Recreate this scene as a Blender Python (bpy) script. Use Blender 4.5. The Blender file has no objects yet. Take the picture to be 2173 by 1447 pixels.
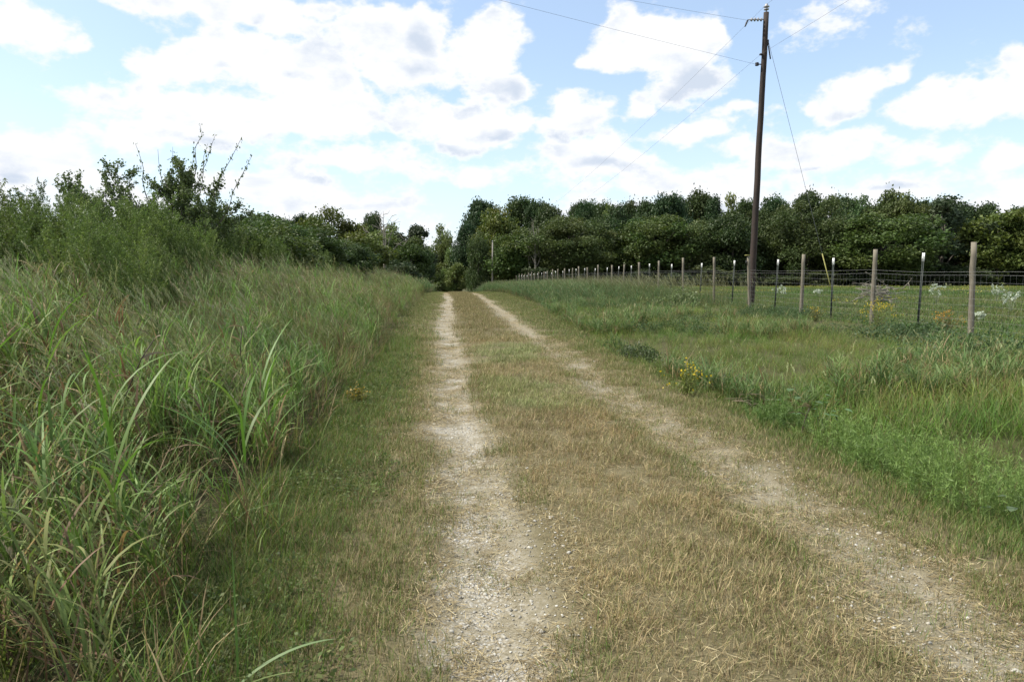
import bpy, math, random
import numpy as np
from mathutils import Vector, Matrix

scene = bpy.context.scene
RAD = math.radians

# ---------------------------------------------------------------- camera
cam_d = bpy.data.cameras.new('camera')
cam_d.sensor_width = 36.0
cam_d.lens = 26.0
cam_d.clip_start = 0.05
cam_d.clip_end = 6000
cam = bpy.data.objects.new('camera', cam_d)
cam.location = (0, 0, 1.5)
cam.rotation_euler = (RAD(90 - 4.97), 0, RAD(-5.15))
scene.collection.objects.link(cam)
scene.camera = cam

# ---------------------------------------------------------------- exposure
vs = scene.view_settings
vs.view_transform = 'Standard'
vs.look = 'None'
vs.exposure = 0.6
vs.gamma = 1.0
vs.use_curve_mapping = False
try:
    scene.cycles.max_bounces = 6
    scene.cycles.diffuse_bounces = 3
    scene.cycles.transmission_bounces = 4
    scene.cycles.use_denoising = True
except Exception:
    pass

# ---------------------------------------------------------------- sky and sun
SUN_AZ, SUN_EL = RAD(-86), RAD(50)
world = bpy.data.worlds.new('World')
scene.world = world
world.use_nodes = True
try:
    world.cycles.sampling_method = 'MANUAL'
    world.cycles.sample_map_resolution = 512
except Exception:
    pass

# cumulus clouds: azimuth, elevation, half width, half height (degrees), weight
CLOUDS = [
    (-27.4, 15.5, 3.9, 2.1, 1.00),
    (-24.9, 14.7, 2.2, 1.3, 0.90),
    (-15.3, 18.5, 8.1, 1.3, 1.00),
    (-11.9, 17.8, 3.3, 1.2, 0.90),
    (-18.2, 14.5, 4.3, 2.1, 1.00),
    (-14.2, 14.9, 5.2, 3.0, 1.10),
    (-11.0, 13.9, 5.4, 3.4, 1.10),
    (-8.4, 13.1, 3.8, 2.5, 1.00),
    (-14.9, 11.1, 10.3, 2.3, 1.00),
    (-10.4, 10.9, 5.4, 1.9, 1.00),
    (-4.9, 17.7, 3.1, 2.3, 1.00),
    (-6.2, 17.8, 1.9, 1.4, 0.80),
    (-1.6, 18.0, 2.6, 1.8, 1.00),
    (-3.2, 15.3, 4.2, 2.2, 1.00),
    (3.9, 16.2, 3.5, 2.5, 1.10),
    (5.1, 13.8, 2.5, 1.6, 1.00),
    (16.5, 16.9, 4.5, 2.3, 1.10),
    (12.7, 16.1, 2.8, 1.4, 1.00),
    (10.4, 15.7, 1.4, 0.9, 0.80),
    (19.6, 17.0, 1.8, 1.7, 1.00),
    (17.5, 13.8, 4.3, 1.7, 0.80),
    (9.5, 12.3, 3.0, 2.0, 1.00),
    (14.3, 12.5, 1.4, 1.5, 0.80),
    (-1.5, 11.7, 2.7, 1.6, 0.90),
    (2.1, 11.0, 5.4, 2.0, 1.00),
    (7.1, 11.5, 3.9, 1.7, 0.80),
    (18.6, 10.4, 3.7, 1.6, 1.00),
    (21.6, 11.7, 2.6, 0.5, 0.60),
    (21.5, 9.2, 1.5, 1.1, 0.80),
    (24.1, 8.6, 1.6, 1.0, 0.70),
    (27.4, 8.8, 2.1, 1.3, 0.90),
    (29.5, 9.1, 2.2, 1.2, 0.90),
    (29.5, 12.9, 3.3, 1.4, 1.05),
    (28.7, 11.6, 1.9, 1.2, 0.90),
    (31.9, 13.4, 1.5, 0.9, 0.90),
    (27.0, 11.8, 1.2, 0.5, 0.60),
    (36.6, 11.1, 4.9, 1.9, 1.15),
    (38.8, 12.7, 1.7, 1.6, 1.00),
    (33.4, 10.7, 2.4, 1.2, 0.90),
    (34.6, 8.5, 4.4, 1.0, 0.80),
    (37.8, 7.7, 2.5, 1.2, 0.70),
    (-27.6, 8.3, 5.4, 1.6, 0.90),
    (-21.0, 9.4, 4.5, 1.8, 0.80),
    (-22.6, 12.0, 3.4, 1.8, 0.25),
    (11.7, 9.1, 6.9, 2.0, 0.70),
    (3.8, 7.7, 5.4, 1.4, 0.60),
    (-6.4, 8.4, 5.6, 1.3, 0.70),
    (-13.5, 6.3, 10.2, 1.7, 0.70),
    (19.7, 6.8, 9.6, 1.3, 0.60),
    (30.8, 6.0, 8.1, 0.9, 0.50),
    (6.7, 15.1, 0.9, 0.8, 0.10),
]

# shaded flat undersides of the same clouds
SHADES = [
    (-1.4, 17.1, 1.1, 1.4, 0.65),
    (-2.5, 15.0, 1.8, 0.8, 0.70),
    (-3.9, 13.3, 1.7, 0.8, 0.70),
    (3.5, 9.4, 5.4, 0.7, 0.90),
    (8.8, 10.6, 2.1, 0.5, 0.80),
    (17.9, 13.5, 4.0, 1.2, 1.00),
    (20.9, 12.8, 1.3, 0.7, 0.90),
    (5.1, 13.5, 1.8, 1.1, 0.90),
    (4.2, 10.6, 2.1, 0.5, 0.90),
    (0.6, 9.1, 2.5, 0.5, 0.70),
    (-8.5, 6.8, 2.7, 0.5, 0.70),
    (-15.0, 9.4, 5.5, 0.4, 0.80),
    (37.0, 9.3, 3.7, 0.6, 0.80),
    (33.8, 8.9, 2.2, 0.5, 0.60),
    (30.0, 11.1, 2.0, 0.5, 0.50),
    (-13.0, 17.5, 0.7, 0.7, 0.60),
    (-11.3, 13.7, 1.5, 0.5, 0.50),
    (-15.8, 14.0, 1.3, 0.4, 0.40),
    (-7.1, 6.7, 2.1, 0.3, 0.70),
    (12.4, 8.4, 4.2, 0.4, 0.60),
    (25.9, 7.9, 2.8, 0.3, 0.60),
    (2.1, 12.1, 1.8, 0.5, 0.60),
    (-27.6, 6.7, 2.1, 0.4, 0.60),
    (7.4, 6.7, 5.7, 0.3, 0.50),
    (32.2, 6.3, 4.4, 0.3, 0.50),
    (11.0, 10.8, 2.1, 0.4, 0.60),
]



SKY_STRENGTH = 0.15


def make_density_group():
    g = bpy.data.node_groups.new('cloud_density', 'ShaderNodeTree')
    g.interface.new_socket('Az', in_out='INPUT', socket_type='NodeSocketFloat')
    g.interface.new_socket('El', in_out='INPUT', socket_type='NodeSocketFloat')
    g.interface.new_socket('Density', in_out='OUTPUT', socket_type='NodeSocketFloat')
    g.interface.new_socket('Base', in_out='OUTPUT', socket_type='NodeSocketFloat')
    N, L = g.nodes, g.links
    gi = N.new('NodeGroupInput'); go = N.new('NodeGroupOutput')

    def m(op, a, b=None, c=None):
        n = N.new('ShaderNodeMath'); n.operation = op
        for i, v in enumerate((a, b, c)):
            if v is None:
                continue
            if isinstance(v, (int, float)):
                n.inputs[i].default_value = v
            else:
                L.new(v, n.inputs[i])
        return n.outputs[0]

    def sm(v, a, b, x=0.0, y=1.0):
        n = N.new('ShaderNodeMapRange'); n.interpolation_type = 'SMOOTHSTEP'
        L.new(v, n.inputs['Value'])
        n.inputs['From Min'].default_value = a; n.inputs['From Max'].default_value = b
        n.inputs['To Min'].default_value = x; n.inputs['To Max'].default_value = y
        return n.outputs['Result']

    az, el = gi.outputs['Az'], gi.outputs['El']
    # direction vector for seamless noise
    azr = m('RADIANS', az); elr = m('RADIANS', el)
    ce = m('COSINE', elr)
    cx = N.new('ShaderNodeCombineXYZ')
    L.new(m('MULTIPLY', m('SINE', azr), ce), cx.inputs[0])
    L.new(m('MULTIPLY', m('COSINE', azr), ce), cx.inputs[1])
    L.new(m('MULTIPLY', m('SINE', elr), 1.6), cx.inputs[2])

    def noise(scale, detail, rough):
        n = N.new('ShaderNodeTexNoise'); n.inputs['Scale'].default_value = scale
        n.inputs['Detail'].default_value = detail; n.inputs['Roughness'].default_value = rough
        L.new(cx.outputs[0], n.inputs['Vector'])
        return n.outputs[0]
    billow = noise(11.0, 8.0, 0.60)
    puff_n = noise(24.0, 4.0, 0.55)
    puff = m('SUBTRACT', 1.0, m('MULTIPLY', m('ABSOLUTE', m('SUBTRACT', puff_n, 0.5)), 5.0))
    wide = noise(4.0, 3.0, 0.5)
    wn = N.new('ShaderNodeTexNoise'); wn.inputs['Scale'].default_value = 9.0; wn.inputs['Detail'].default_value = 4.0
    L.new(cx.outputs[0], wn.inputs['Vector'])
    ws = N.new('ShaderNodeSeparateColor'); L.new(wn.outputs['Color'], ws.inputs[0])
    az = m('ADD', az, m('MULTIPLY', m('SUBTRACT', ws.outputs[0], 0.5), 5.0))
    el = m('ADD', el, m('MULTIPLY', m('SUBTRACT', ws.outputs[1], 0.5), 3.4))
    cur = None
    for (a, e, ra, re, s) in CLOUDS:
        u = m('DIVIDE', m('SUBTRACT', az, a), ra)
        v = m('DIVIDE', m('SUBTRACT', el, e), re)
        q = m('ADD', m('MULTIPLY', u, u), m('MULTIPLY', v, v))
        d = m('SUBTRACT', s, m('MULTIPLY', m('SQRT', q), s))
        if cur is None:
            cur = d
        else:
            n = N.new('ShaderNodeMath'); n.operation = 'SMOOTH_MAX'
            L.new(cur, n.inputs[0]); L.new(d, n.inputs[1]); n.inputs[2].default_value = 0.25
            cur = n.outputs[0]
    cur = m('MAXIMUM', m('SUBTRACT', cur, 0.10), -0.6)
    # everywhere else: fair-weather cumulus of the same cover, thicker towards the horizon
    low = sm(el, 11.0, 3.0, 0.0, 0.55)
    gen = m('ADD', m('MULTIPLY', m('SUBTRACT', wide, 0.47), 4.0), low)
    inside = m('MULTIPLY', sm(m('ABSOLUTE', m('SUBTRACT', az, 5.0)), 34.0, 44.0, 1.0, 0.0), sm(el, 20.0, 26.0, 1.0, 0.0))
    gen_in = m('ADD', m('MULTIPLY', m('SUBTRACT', wide, 0.68), 2.0), low)
    mixn = N.new('ShaderNodeMix'); mixn.data_type = 'FLOAT'
    L.new(inside, mixn.inputs[0]); L.new(gen, mixn.inputs[2]); L.new(gen_in, mixn.inputs[3])
    base = m('MAXIMUM', m('SUBTRACT', cur, m('MULTIPLY', m('SUBTRACT', 1.0, inside), 3.0)), mixn.outputs[0])
    dens = m('ADD', m('ADD', base, m('MULTIPLY', m('SUBTRACT', billow, 0.5), 2.3)), m('MULTIPLY', m('SUBTRACT', puff, 0.5), 0.22))
    L.new(dens, go.inputs['Density'])
    sh = None
    for (a, e, ra, re, s) in SHADES:
        u = m('DIVIDE', m('SUBTRACT', az, a), ra * 1.25)
        v = m('DIVIDE', m('SUBTRACT', el, e), re * 1.25)
        d = m('SUBTRACT', s, m('MULTIPLY', m('SQRT', m('ADD', m('MULTIPLY', u, u), m('MULTIPLY', v, v))), s))
        sh = d if sh is None else m('MAXIMUM', sh, d)
    sh = m('MAXIMUM', m('MAXIMUM', sh, 0.0), m('MULTIPLY', m('SUBTRACT', 1.0, inside), m('MULTIPLY', m('SUBTRACT', 0.55, wide), 2.0)))
    sh = m('ADD', sh, m('MULTIPLY', m('SUBTRACT', billow, 0.515), 2.4))
    st = N.new('ShaderNodeMapping'); st.inputs['Scale'].default_value = (5.0, 5.0, 22.0)
    L.new(cx.outputs[0], st.inputs['Vector'])
    bn = N.new('ShaderNodeTexNoise'); bn.inputs['Scale'].default_value = 1.0; bn.inputs['Detail'].default_value = 5.0
    L.new(st.outputs[0], bn.inputs['Vector'])
    sh = m('MAXIMUM', sh, m('MULTIPLY', m('MULTIPLY', sm(bn.outputs[0], 0.48, 0.66), sm(el, 10.5, 6.0)), 0.42))
    L.new(sh, go.inputs['Base'])
    return g


def build_world():
    nt = world.node_tree
    N, L = nt.nodes, nt.links
    N.clear()

    def m(op, a, b=None):
        n = N.new('ShaderNodeMath'); n.operation = op
        for i, v in enumerate((a, b)):
            if v is None:
                continue
            if isinstance(v, (int, float)):
                n.inputs[i].default_value = v
            else:
                L.new(v, n.inputs[i])
        return n.outputs[0]

    def sm(v, a, b, x=0.0, y=1.0):
        n = N.new('ShaderNodeMapRange'); n.interpolation_type = 'SMOOTHSTEP'
        L.new(v, n.inputs['Value'])
        n.inputs['From Min'].default_value = a; n.inputs['From Max'].default_value = b
        n.inputs['To Min'].default_value = x; n.inputs['To Max'].default_value = y
        return n.outputs['Result']
    out = N.new('ShaderNodeOutputWorld')
    sky = N.new('ShaderNodeTexSky'); sky.sky_type = 'NISHITA'; sky.sun_disc = False
    sky.sun_elevation = SUN_EL; sky.sun_rotation = SUN_AZ % (2 * math.pi)
    sky.altitude = 100; sky.dust_density = 1.0; sky.ozone_density = 1.5
    bg = N.new('ShaderNodeBackground'); bg.inputs['Strength'].default_value = SKY_STRENGTH
    L.new(sky.outputs[0], bg.inputs['Color'])
    tc = N.new('ShaderNodeTexCoord')
    sp = N.new('ShaderNodeSeparateXYZ'); L.new(tc.outputs['Generated'], sp.inputs[0])
    az = m('DEGREES', m('ARCTAN2', sp.outputs[0], sp.outputs[1]))
    el = m('DEGREES', m('ARCSINE', sp.outputs[2]))
    g = make_density_group()

    def dens(a, e):
        n = N.new('ShaderNodeGroup'); n.node_tree = g
        L.new(a, n.inputs['Az']); L.new(e, n.inputs['El'])
        return n
    n0 = dens(az, el)
    d0 = n0.outputs[0]
    alpha = sm(d0, -0.08, 0.32)
    under = n0.outputs[1]
    shade = m('MAXIMUM', m('MULTIPLY', sm(under, -0.1, 0.8), sm(d0, 0.05, 0.5)), m('MULTIPLY', sm(d0, 0.75, 0.15), 0.16))
    mc = N.new('ShaderNodeMix'); mc.data_type = 'RGBA'
    L.new(shade, mc.inputs[0])
    mc.inputs[6].default_value = (0.71, 0.715, 0.725, 1)
    mc.inputs[7].default_value = (0.45, 0.505, 0.59, 1)
    bc = N.new('ShaderNodeBackground'); L.new(mc.outputs[2], bc.inputs['Color'])
    # thin bright veil low in the sky and on the sunward (left) side
    lowv = sm(el, 16.0, 1.0, 0.0, 0.42)
    sunv = sm(m('ABSOLUTE', m('SUBTRACT', az, math.degrees(SUN_AZ))), 10.0, 85.0, 0.5, 0.0)
    veil = m('SUBTRACT', 1.0, m('MULTIPLY', m('MULTIPLY', 0.74, m('SUBTRACT', 1.0, lowv)), m('SUBTRACT', 1.0, sunv)))
    a2 = m('MAXIMUM', alpha, 0.0)
    bv = N.new('ShaderNodeBackground'); bv.inputs['Color'].default_value = (0.57, 0.665, 0.745, 1)
    m0 = N.new('ShaderNodeMixShader')
    L.new(veil, m0.inputs[0]); L.new(bg.outputs[0], m0.inputs[1]); L.new(bv.outputs[0], m0.inputs[2])
    m1 = N.new('ShaderNodeMixShader')
    L.new(a2, m1.inputs[0]); L.new(m0.outputs[0], m1.inputs[1]); L.new(bc.outputs[0], m1.inputs[2])
    L.new(m1.outputs[0], out.inputs['Surface'])


build_world()

sun_d = bpy.data.lights.new('sun', 'SUN')
sun_d.energy = 4.4
sun_d.angle = RAD(1.0)
sun_d.color = (1.0, 0.94, 0.82)
sun = bpy.data.objects.new('sun', sun_d)
sv = Vector((math.sin(SUN_AZ) * math.cos(SUN_EL), math.cos(SUN_AZ) * math.cos(SUN_EL), math.sin(SUN_EL)))
sun.rotation_euler = sv.to_track_quat('Z', 'Y').to_euler()
scene.collection.objects.link(sun)

# ---------------------------------------------------------------- helpers
rng = np.random.default_rng(7)


def tag(o, label=None, cat=None, group=None, kind=None):
    if label: o['label'] = label
    if cat: o['category'] = cat
    if group: o['group'] = group
    if kind: o['kind'] = kind
    return o


def link(o, parent=None):
    scene.collection.objects.link(o)
    if parent is not None:
        o.parent = parent
    return o


def empty(name, loc=(0, 0, 0)):
    o = bpy.data.objects.new(name, None)
    o.location = loc
    o.empty_display_size = 0.2
    return link(o)


class MB:
    """collects vertices, faces and one colour per vertex"""
    def __init__(self):
        self.v, self.c, self.q, self.t, self.n = [], [], [], [], 0

    def add(self, v, c, quads=None, tris=None):
        v = np.asarray(v, float).reshape(-1, 3)
        c = np.asarray(c, float)
        if c.ndim == 1:
            c = np.tile(c, (len(v), 1))
        self.v.append(v); self.c.append(c)
        if quads is not None and len(quads):
            self.q.append(np.asarray(quads, int).reshape(-1, 4) + self.n)
        if tris is not None and len(tris):
            self.t.append(np.asarray(tris, int).reshape(-1, 3) + self.n)
        self.n += len(v)

    def mesh(self, name, mat=None, smooth=False):
        me = bpy.data.meshes.new(name)
        v = np.concatenate(self.v); c = np.concatenate(self.c)
        q = np.concatenate(self.q) if self.q else np.zeros((0, 4), int)
        t = np.concatenate(self.t) if self.t else np.zeros((0, 3), int)
        me.vertices.add(len(v)); me.vertices.foreach_set('co', v.ravel().astype(np.float32))
        loops = np.concatenate([q.ravel(), t.ravel()]).astype(np.int32)
        me.loops.add(len(loops)); me.loops.foreach_set('vertex_index', loops)
        starts = np.concatenate([np.arange(len(q)) * 4, len(q) * 4 + np.arange(len(t)) * 3]).astype(np.int32)
        me.polygons.add(len(starts)); me.polygons.foreach_set('loop_start', starts)
        me.update(calc_edges=True)
        a = me.color_attributes.new('col', 'FLOAT_COLOR', 'POINT')
        a.data.foreach_set('color', np.concatenate([c, np.ones((len(c), 1))], 1).ravel().astype(np.float32))
        if smooth:
            me.polygons.foreach_set('use_smooth', np.ones(len(starts), bool))
        if mat: me.materials.append(mat)
        return me

    def build(self, name, mat, parent=None, smooth=False):
        return link(bpy.data.objects.new(name, self.mesh(name, mat, smooth)), parent)

    # -- shapes
    def ribbon(self, pts, w, side, ca, cb):
        pts = np.asarray(pts, float); n = len(pts)
        w = np.asarray(w, float)[:, None]
        side = np.asarray(side, float)
        if side.ndim == 1:
            side = np.tile(side, (n, 1))
        v = np.concatenate([pts - side * w / 2, pts + side * w / 2])
        u = np.linspace(0, 1, n)[:, None]
        c = np.asarray(ca) * (1 - u) + np.asarray(cb) * u
        k = np.arange(n - 1)
        self.add(v, np.concatenate([c, c]), quads=np.stack([k, k + n, k + 1 + n, k + 1], 1))

    def blade(self, base, az, length, width, lean, curve, ca, cb, n=4, twist=0.0):
        u = np.linspace(0, 1, n + 1)
        ang = lean + curve * u
        h = np.array([math.cos(az), math.sin(az), 0])
        seg = length / n
        dz = np.cos(ang[:-1] + curve / n / 2); dh = np.sin(ang[:-1] + curve / n / 2)
        p = np.zeros((n + 1, 3))
        p[1:] = np.cumsum((h[None] * dh[:, None] + np.array([0, 0, 1.0]) * dz[:, None]) * seg, 0)
        p += np.asarray(base)
        s0 = np.array([-h[1], h[0], 0])
        side = s0 * math.cos(twist) + np.array([0, 0, 1]) * math.sin(twist)
        w = width * np.minimum(1.0, 0.75 + u) * np.sqrt(np.maximum(1 - u ** 1.6, 0.0))
        w[-1] = 0.0004
        self.ribbon(p, w, side, ca, cb)
        return p

    def tube(self, pts, r, col, k=6, cap=True):
        pts = np.asarray(pts, float); n = len(pts)
        r = np.full(n, r) if np.isscalar(r) else np.asarray(r, float)
        tan = np.gradient(pts, axis=0)
        tan /= np.linalg.norm(tan, axis=1)[:, None] + 1e-9
        ref = np.array([0, 0, 1.0]) if abs(tan[0][2]) < 0.9 else np.array([1.0, 0, 0])
        a = np.cross(tan, ref); a /= np.linalg.norm(a, axis=1)[:, None] + 1e-9
        b = np.cross(tan, a)
        th = np.arange(k) * 2 * math.pi / k
        ring = a[:, None] * np.cos(th)[None, :, None] + b[:, None] * np.sin(th)[None, :, None]
        v = (pts[:, None] + ring * r[:, None, None]).reshape(-1, 3)
        i = np.arange(n - 1)[:, None] * k; j = np.arange(k)[None]; j2 = (j + 1) % k
        q = np.stack([i + j, i + j2, i + k + j2, i + k + j], -1).reshape(-1, 4)
        tr = None
        if cap:
            v = np.concatenate([v, pts[:1], pts[-1:]])
            c0, c1 = n * k, n * k + 1
            jj = np.arange(k); jn = (jj + 1) % k
            tr = np.concatenate([np.stack([np.full(k, c0), jn, jj], 1), np.stack([np.full(k, c1), (n - 1) * k + jj, (n - 1) * k + jn], 1)])
        self.add(v, col, quads=q, tris=tr)

    def box(self, c, s, col):
        x, y, z = np.asarray(s, float) / 2
        v = np.array([[-x, -y, -z], [x, -y, -z], [x, y, -z], [-x, y, -z], [-x, -y, z], [x, -y, z], [x, y, z], [-x, y, z]]) + np.asarray(c)
        self.add(v, col, quads=[[0, 3, 2, 1], [4, 5, 6, 7], [0, 1, 5, 4], [1, 2, 6, 5], [2, 3, 7, 6], [3, 0, 4, 7]])

    def lathe(self, prof, col, axis_o=(0, 0, 0), axis_d=(0, 0, 1), k=10):
        pr = np.asarray(prof, float)
        d = np.asarray(axis_d, float); d /= np.linalg.norm(d)
        pts = np.asarray(axis_o)[None] + d[None] * pr[:, 1:2]
        ref = np.array([1.0, 0, 0]) if abs(d[0]) < 0.9 else np.array([0, 1.0, 0])
        a = np.cross(d, ref); a /= np.linalg.norm(a); b = np.cross(d, a)
        th = np.arange(k) * 2 * math.pi / k
        ring = a[None] * np.cos(th)[:, None] + b[None] * np.sin(th)[:, None]
        v = (pts[:, None] + ring[None] * pr[:, 0][:, None, None]).reshape(-1, 3)
        n = len(pr)
        i = np.arange(n - 1)[:, None] * k; j = np.arange(k)[None]; j2 = (j + 1) % k
        self.add(v, col, quads=np.stack([i + j, i + j2, i + k + j2, i + k + j], -1).reshape(-1, 4))

    def leaves(self, pos, size, cols, aspect=1.0, up=0.0, r=None, axis=None):
        """many small randomly turned leaf quads (rhombs)"""
        r = r or rng
        n = len(pos)
        d = r.normal(size=(n, 3)) if axis is None else axis + r.normal(size=(n, 3)) * 0.35
        d /= np.linalg.norm(d, axis=1)[:, None]
        e = r.normal(size=(n, 3)); e[:, 2] *= (1 - up)
        e -= d * np.sum(e * d, 1)[:, None]; e /= np.linalg.norm(e, axis=1)[:, None] + 1e-9
        s = np.asarray(size) * np.ones(n)
        a = d * s[:, None] * 0.5; b = e * (s * aspect)[:, None] * 0.5
        v = np.stack([pos - a, pos - b + a * 0.1, pos + a, pos + b + a * 0.1], 1).reshape(-1, 3)
        self.add(v, np.repeat(cols, 4, 0), quads=np.arange(n * 4).reshape(-1, 4))


# ---------------------------------------------------------------- materials
def nodes_of(mat):
    mat.use_nodes = True
    nt = mat.node_tree; nt.nodes.clear()
    return nt.nodes, nt.links


def leaf_material(name, tint, transl=0.3, rough=0.5, spec=0.3):
    """base colour = vertex colour x per-plant tint (instance attribute or object colour)"""
    mat = bpy.data.materials.new(name)
    N, L = nodes_of(mat)
    out = N.new('ShaderNodeOutputMaterial')
    at = N.new('ShaderNodeAttribute'); at.attribute_name = 'col'
    col = at.outputs['Color']
    if tint != 'none':
        mx = N.new('ShaderNodeMix'); mx.data_type = 'RGBA'; mx.blend_type = 'MULTIPLY'; mx.inputs[0].default_value = 1.0
        L.new(col, mx.inputs[6])
        if tint == 'instance':
            ti = N.new('ShaderNodeAttribute'); ti.attribute_type = 'INSTANCER'; ti.attribute_name = 'tint'
            L.new(ti.outputs['Vector'], mx.inputs[7])
        else:
            oi = N.new('ShaderNodeObjectInfo'); L.new(oi.outputs['Color'], mx.inputs[7])
        col = mx.outputs[2]
    p = N.new('ShaderNodeBsdfPrincipled')
    p.inputs['Roughness'].default_value = rough
    p.inputs['Specular IOR Level'].default_value = spec
    L.new(col, p.inputs['Base Color'])
    tr = N.new('ShaderNodeBsdfTranslucent')
    hs = N.new('ShaderNodeHueSaturation'); hs.inputs['Saturation'].default_value = 1.15; hs.inputs['Value'].default_value = 1.3
    L.new(col, hs.inputs['Color']); L.new(hs.outputs[0], tr.inputs['Color'])
    ms = N.new('ShaderNodeMixShader'); ms.inputs[0].default_value = transl
    L.new(p.outputs[0], ms.inputs[1]); L.new(tr.outputs[0], ms.inputs[2])
    L.new(ms.outputs[0], out.inputs['Surface'])
    return mat


def wood_material(name, ca, cb, scale=(40, 40, 3), rough=0.85, bump=0.4):
    mat = bpy.data.materials.new(name)
    N, L = nodes_of(mat)
    out = N.new('ShaderNodeOutputMaterial')
    p = N.new('ShaderNodeBsdfPrincipled'); p.inputs['Roughness'].default_value = rough
    tc = N.new('ShaderNodeTexCoord'); mp = N.new('ShaderNodeMapping'); mp.inputs['Scale'].default_value = scale
    L.new(tc.outputs['Object'], mp.inputs['Vector'])
    nz = N.new('ShaderNodeTexNoise'); nz.inputs['Scale'].default_value = 1.0; nz.inputs['Detail'].default_value = 6; nz.inputs['Roughness'].default_value = 0.65
    L.new(mp.outputs[0], nz.inputs['Vector'])
    n2 = N.new('ShaderNodeTexNoise'); n2.inputs['Scale'].default_value = 1.7; n2.inputs['Detail'].default_value = 3
    L.new(tc.outputs['Object'], n2.inputs['Vector'])
    ad = N.new('ShaderNodeMath'); ad.operation = 'MULTIPLY_ADD'; ad.inputs[1].default_value = 0.6
    L.new(nz.outputs[0], ad.inputs[0]); 
    hf = N.new('ShaderNodeMath'); hf.operation = 'MULTIPLY'; hf.inputs[1].default_value = 0.4
    L.new(n2.outputs[0], hf.inputs[0]); L.new(hf.outputs[0], ad.inputs[2])
    cr = N.new('ShaderNodeValToRGB')
    cr.color_ramp.elements[0].position = 0.36; cr.color_ramp.elements[0].color = (*ca, 1)
    cr.color_ramp.elements[1].position = 0.64; cr.color_ramp.elements[1].color = (*cb, 1)
    L.new(ad.outputs[0], cr.inputs[0]); L.new(cr.outputs[0], p.inputs['Base Color'])
    bp = N.new('ShaderNodeBump'); bp.inputs['Strength'].default_value = bump; bp.inputs['Distance'].default_value = 0.01
    L.new(nz.outputs[0], bp.inputs['Height']); L.new(bp.outputs[0], p.inputs['Normal'])
    L.new(p.outputs[0], out.inputs['Surface'])
    return mat


def plain_material(name, col, rough=0.6, metal=0.0, spec=0.5):
    mat = bpy.data.materials.new(name)
    N, L = nodes_of(mat)
    out = N.new('ShaderNodeOutputMaterial')
    p = N.new('ShaderNodeBsdfPrincipled'); p.inputs['Roughness'].default_value = rough
    p.inputs['Metallic'].default_value = metal; p.inputs['Specular IOR Level'].default_value = spec
    tc = N.new('ShaderNodeTexCoord')
    nz = N.new('ShaderNodeTexNoise'); nz.inputs['Scale'].default_value = 14; nz.inputs['Detail'].default_value = 4
    L.new(tc.outputs['Object'], nz.inputs['Vector'])
    cr = N.new('ShaderNodeValToRGB')
    cr.color_ramp.elements[0].position = 0.3; cr.color_ramp.elements[0].color = (*[x * 0.7 for x in col], 1)
    cr.color_ramp.elements[1].position = 0.7; cr.color_ramp.elements[1].color = (*[min(1, x * 1.15) for x in col], 1)
    L.new(nz.outputs[0], cr.inputs[0]); L.new(cr.outputs[0], p.inputs['Base Color'])
    L.new(p.outputs[0], out.inputs['Surface'])
    return mat


M_GRASS = leaf_material('grass_blades', 'instance', 0.30, 0.55, 0.2)
M_DRY = leaf_material('dry_grass_blades', 'instance', 0.2, 0.7, 0.2)
M_LEAF = leaf_material('tree_leaves', 'object', 0.25, 0.55, 0.25)
M_PLANT = leaf_material('plant_leaves', 'object', 0.3, 0.5, 0.3)
M_TRUNK = wood_material('bark', (0.05, 0.042, 0.035), (0.14, 0.12, 0.1), (6, 6, 1.2))
M_SNAG = wood_material('bleached_dead_wood', (0.11, 0.10, 0.08), (0.27, 0.25, 0.205), (20, 20, 4))
M_POLE = wood_material('creosoted_pole', (0.010, 0.007, 0.006), (0.045, 0.028, 0.022), (45, 45, 1.2))
M_POST = wood_material('weathered_post', (0.085, 0.075, 0.056), (0.22, 0.195, 0.15), (60, 60, 3.0))
M_TPOST = plain_material('dark_green_steel', (0.012, 0.02, 0.016), 0.6)
M_TIP = plain_material('white_paint', (0.8, 0.8, 0.78), 0.5)
M_WIRE = plain_material('galvanised_wire', (0.25, 0.255, 0.25), 0.6, 0.4)
M_CABLE = plain_material('conductor_cable', (0.16, 0.17, 0.18), 0.6, 0.3)
M_PORC = plain_material('grey_porcelain', (0.32, 0.32, 0.34), 0.25)
M_DARKM = plain_material('dark_hardware', (0.03, 0.03, 0.035), 0.5, 0.3)
M_GUARD = plain_material('faded_yellow_plastic', (0.27, 0.26, 0.07), 0.6)


# ---------------------------------------------------------------- terrain
def ss(x, a, b):
    t = np.clip((np.asarray(x, float) - a) / (b - a), 0, 1)
    return t * t * (3 - 2 * t)


_tab = np.random.default_rng(3).random((256, 256))


def vnoise(x, y, f=1.0, o=1):
    x = np.asarray(x, float) * f; y = np.asarray(y, float) * f
    tot = 0; amp = 1; nrm = 0
    for k in range(o):
        xi = np.floor(x).astype(int); yi = np.floor(y).astype(int)
        fx = x - xi; fy = y - yi; fx = fx * fx * (3 - 2 * fx); fy = fy * fy * (3 - 2 * fy)
        g = lambda a, b: _tab[(a + 37 * k) % 256, (b + 91 * k) % 256]
        tot = tot + amp * ((g(xi, yi) * (1 - fx) + g(xi + 1, yi) * fx) * (1 - fy) + (g(xi, yi + 1) * (1 - fx) + g(xi + 1, yi + 1) * fx) * fy)
        nrm += amp; amp *= 0.5; x = x * 2.03; y = y * 2.03
    return tot / nrm


TRACK_L, TRACK_R = 0.10, 2.08


def track_c(y):
    """the two wheel tracks wander slightly"""
    w = 0.07 * np.sin(np.asarray(y) * 0.19 + 0.6) + 0.04 * np.sin(np.asarray(y) * 0.53)
    return TRACK_L + w, TRACK_R + w * 0.8


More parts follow.
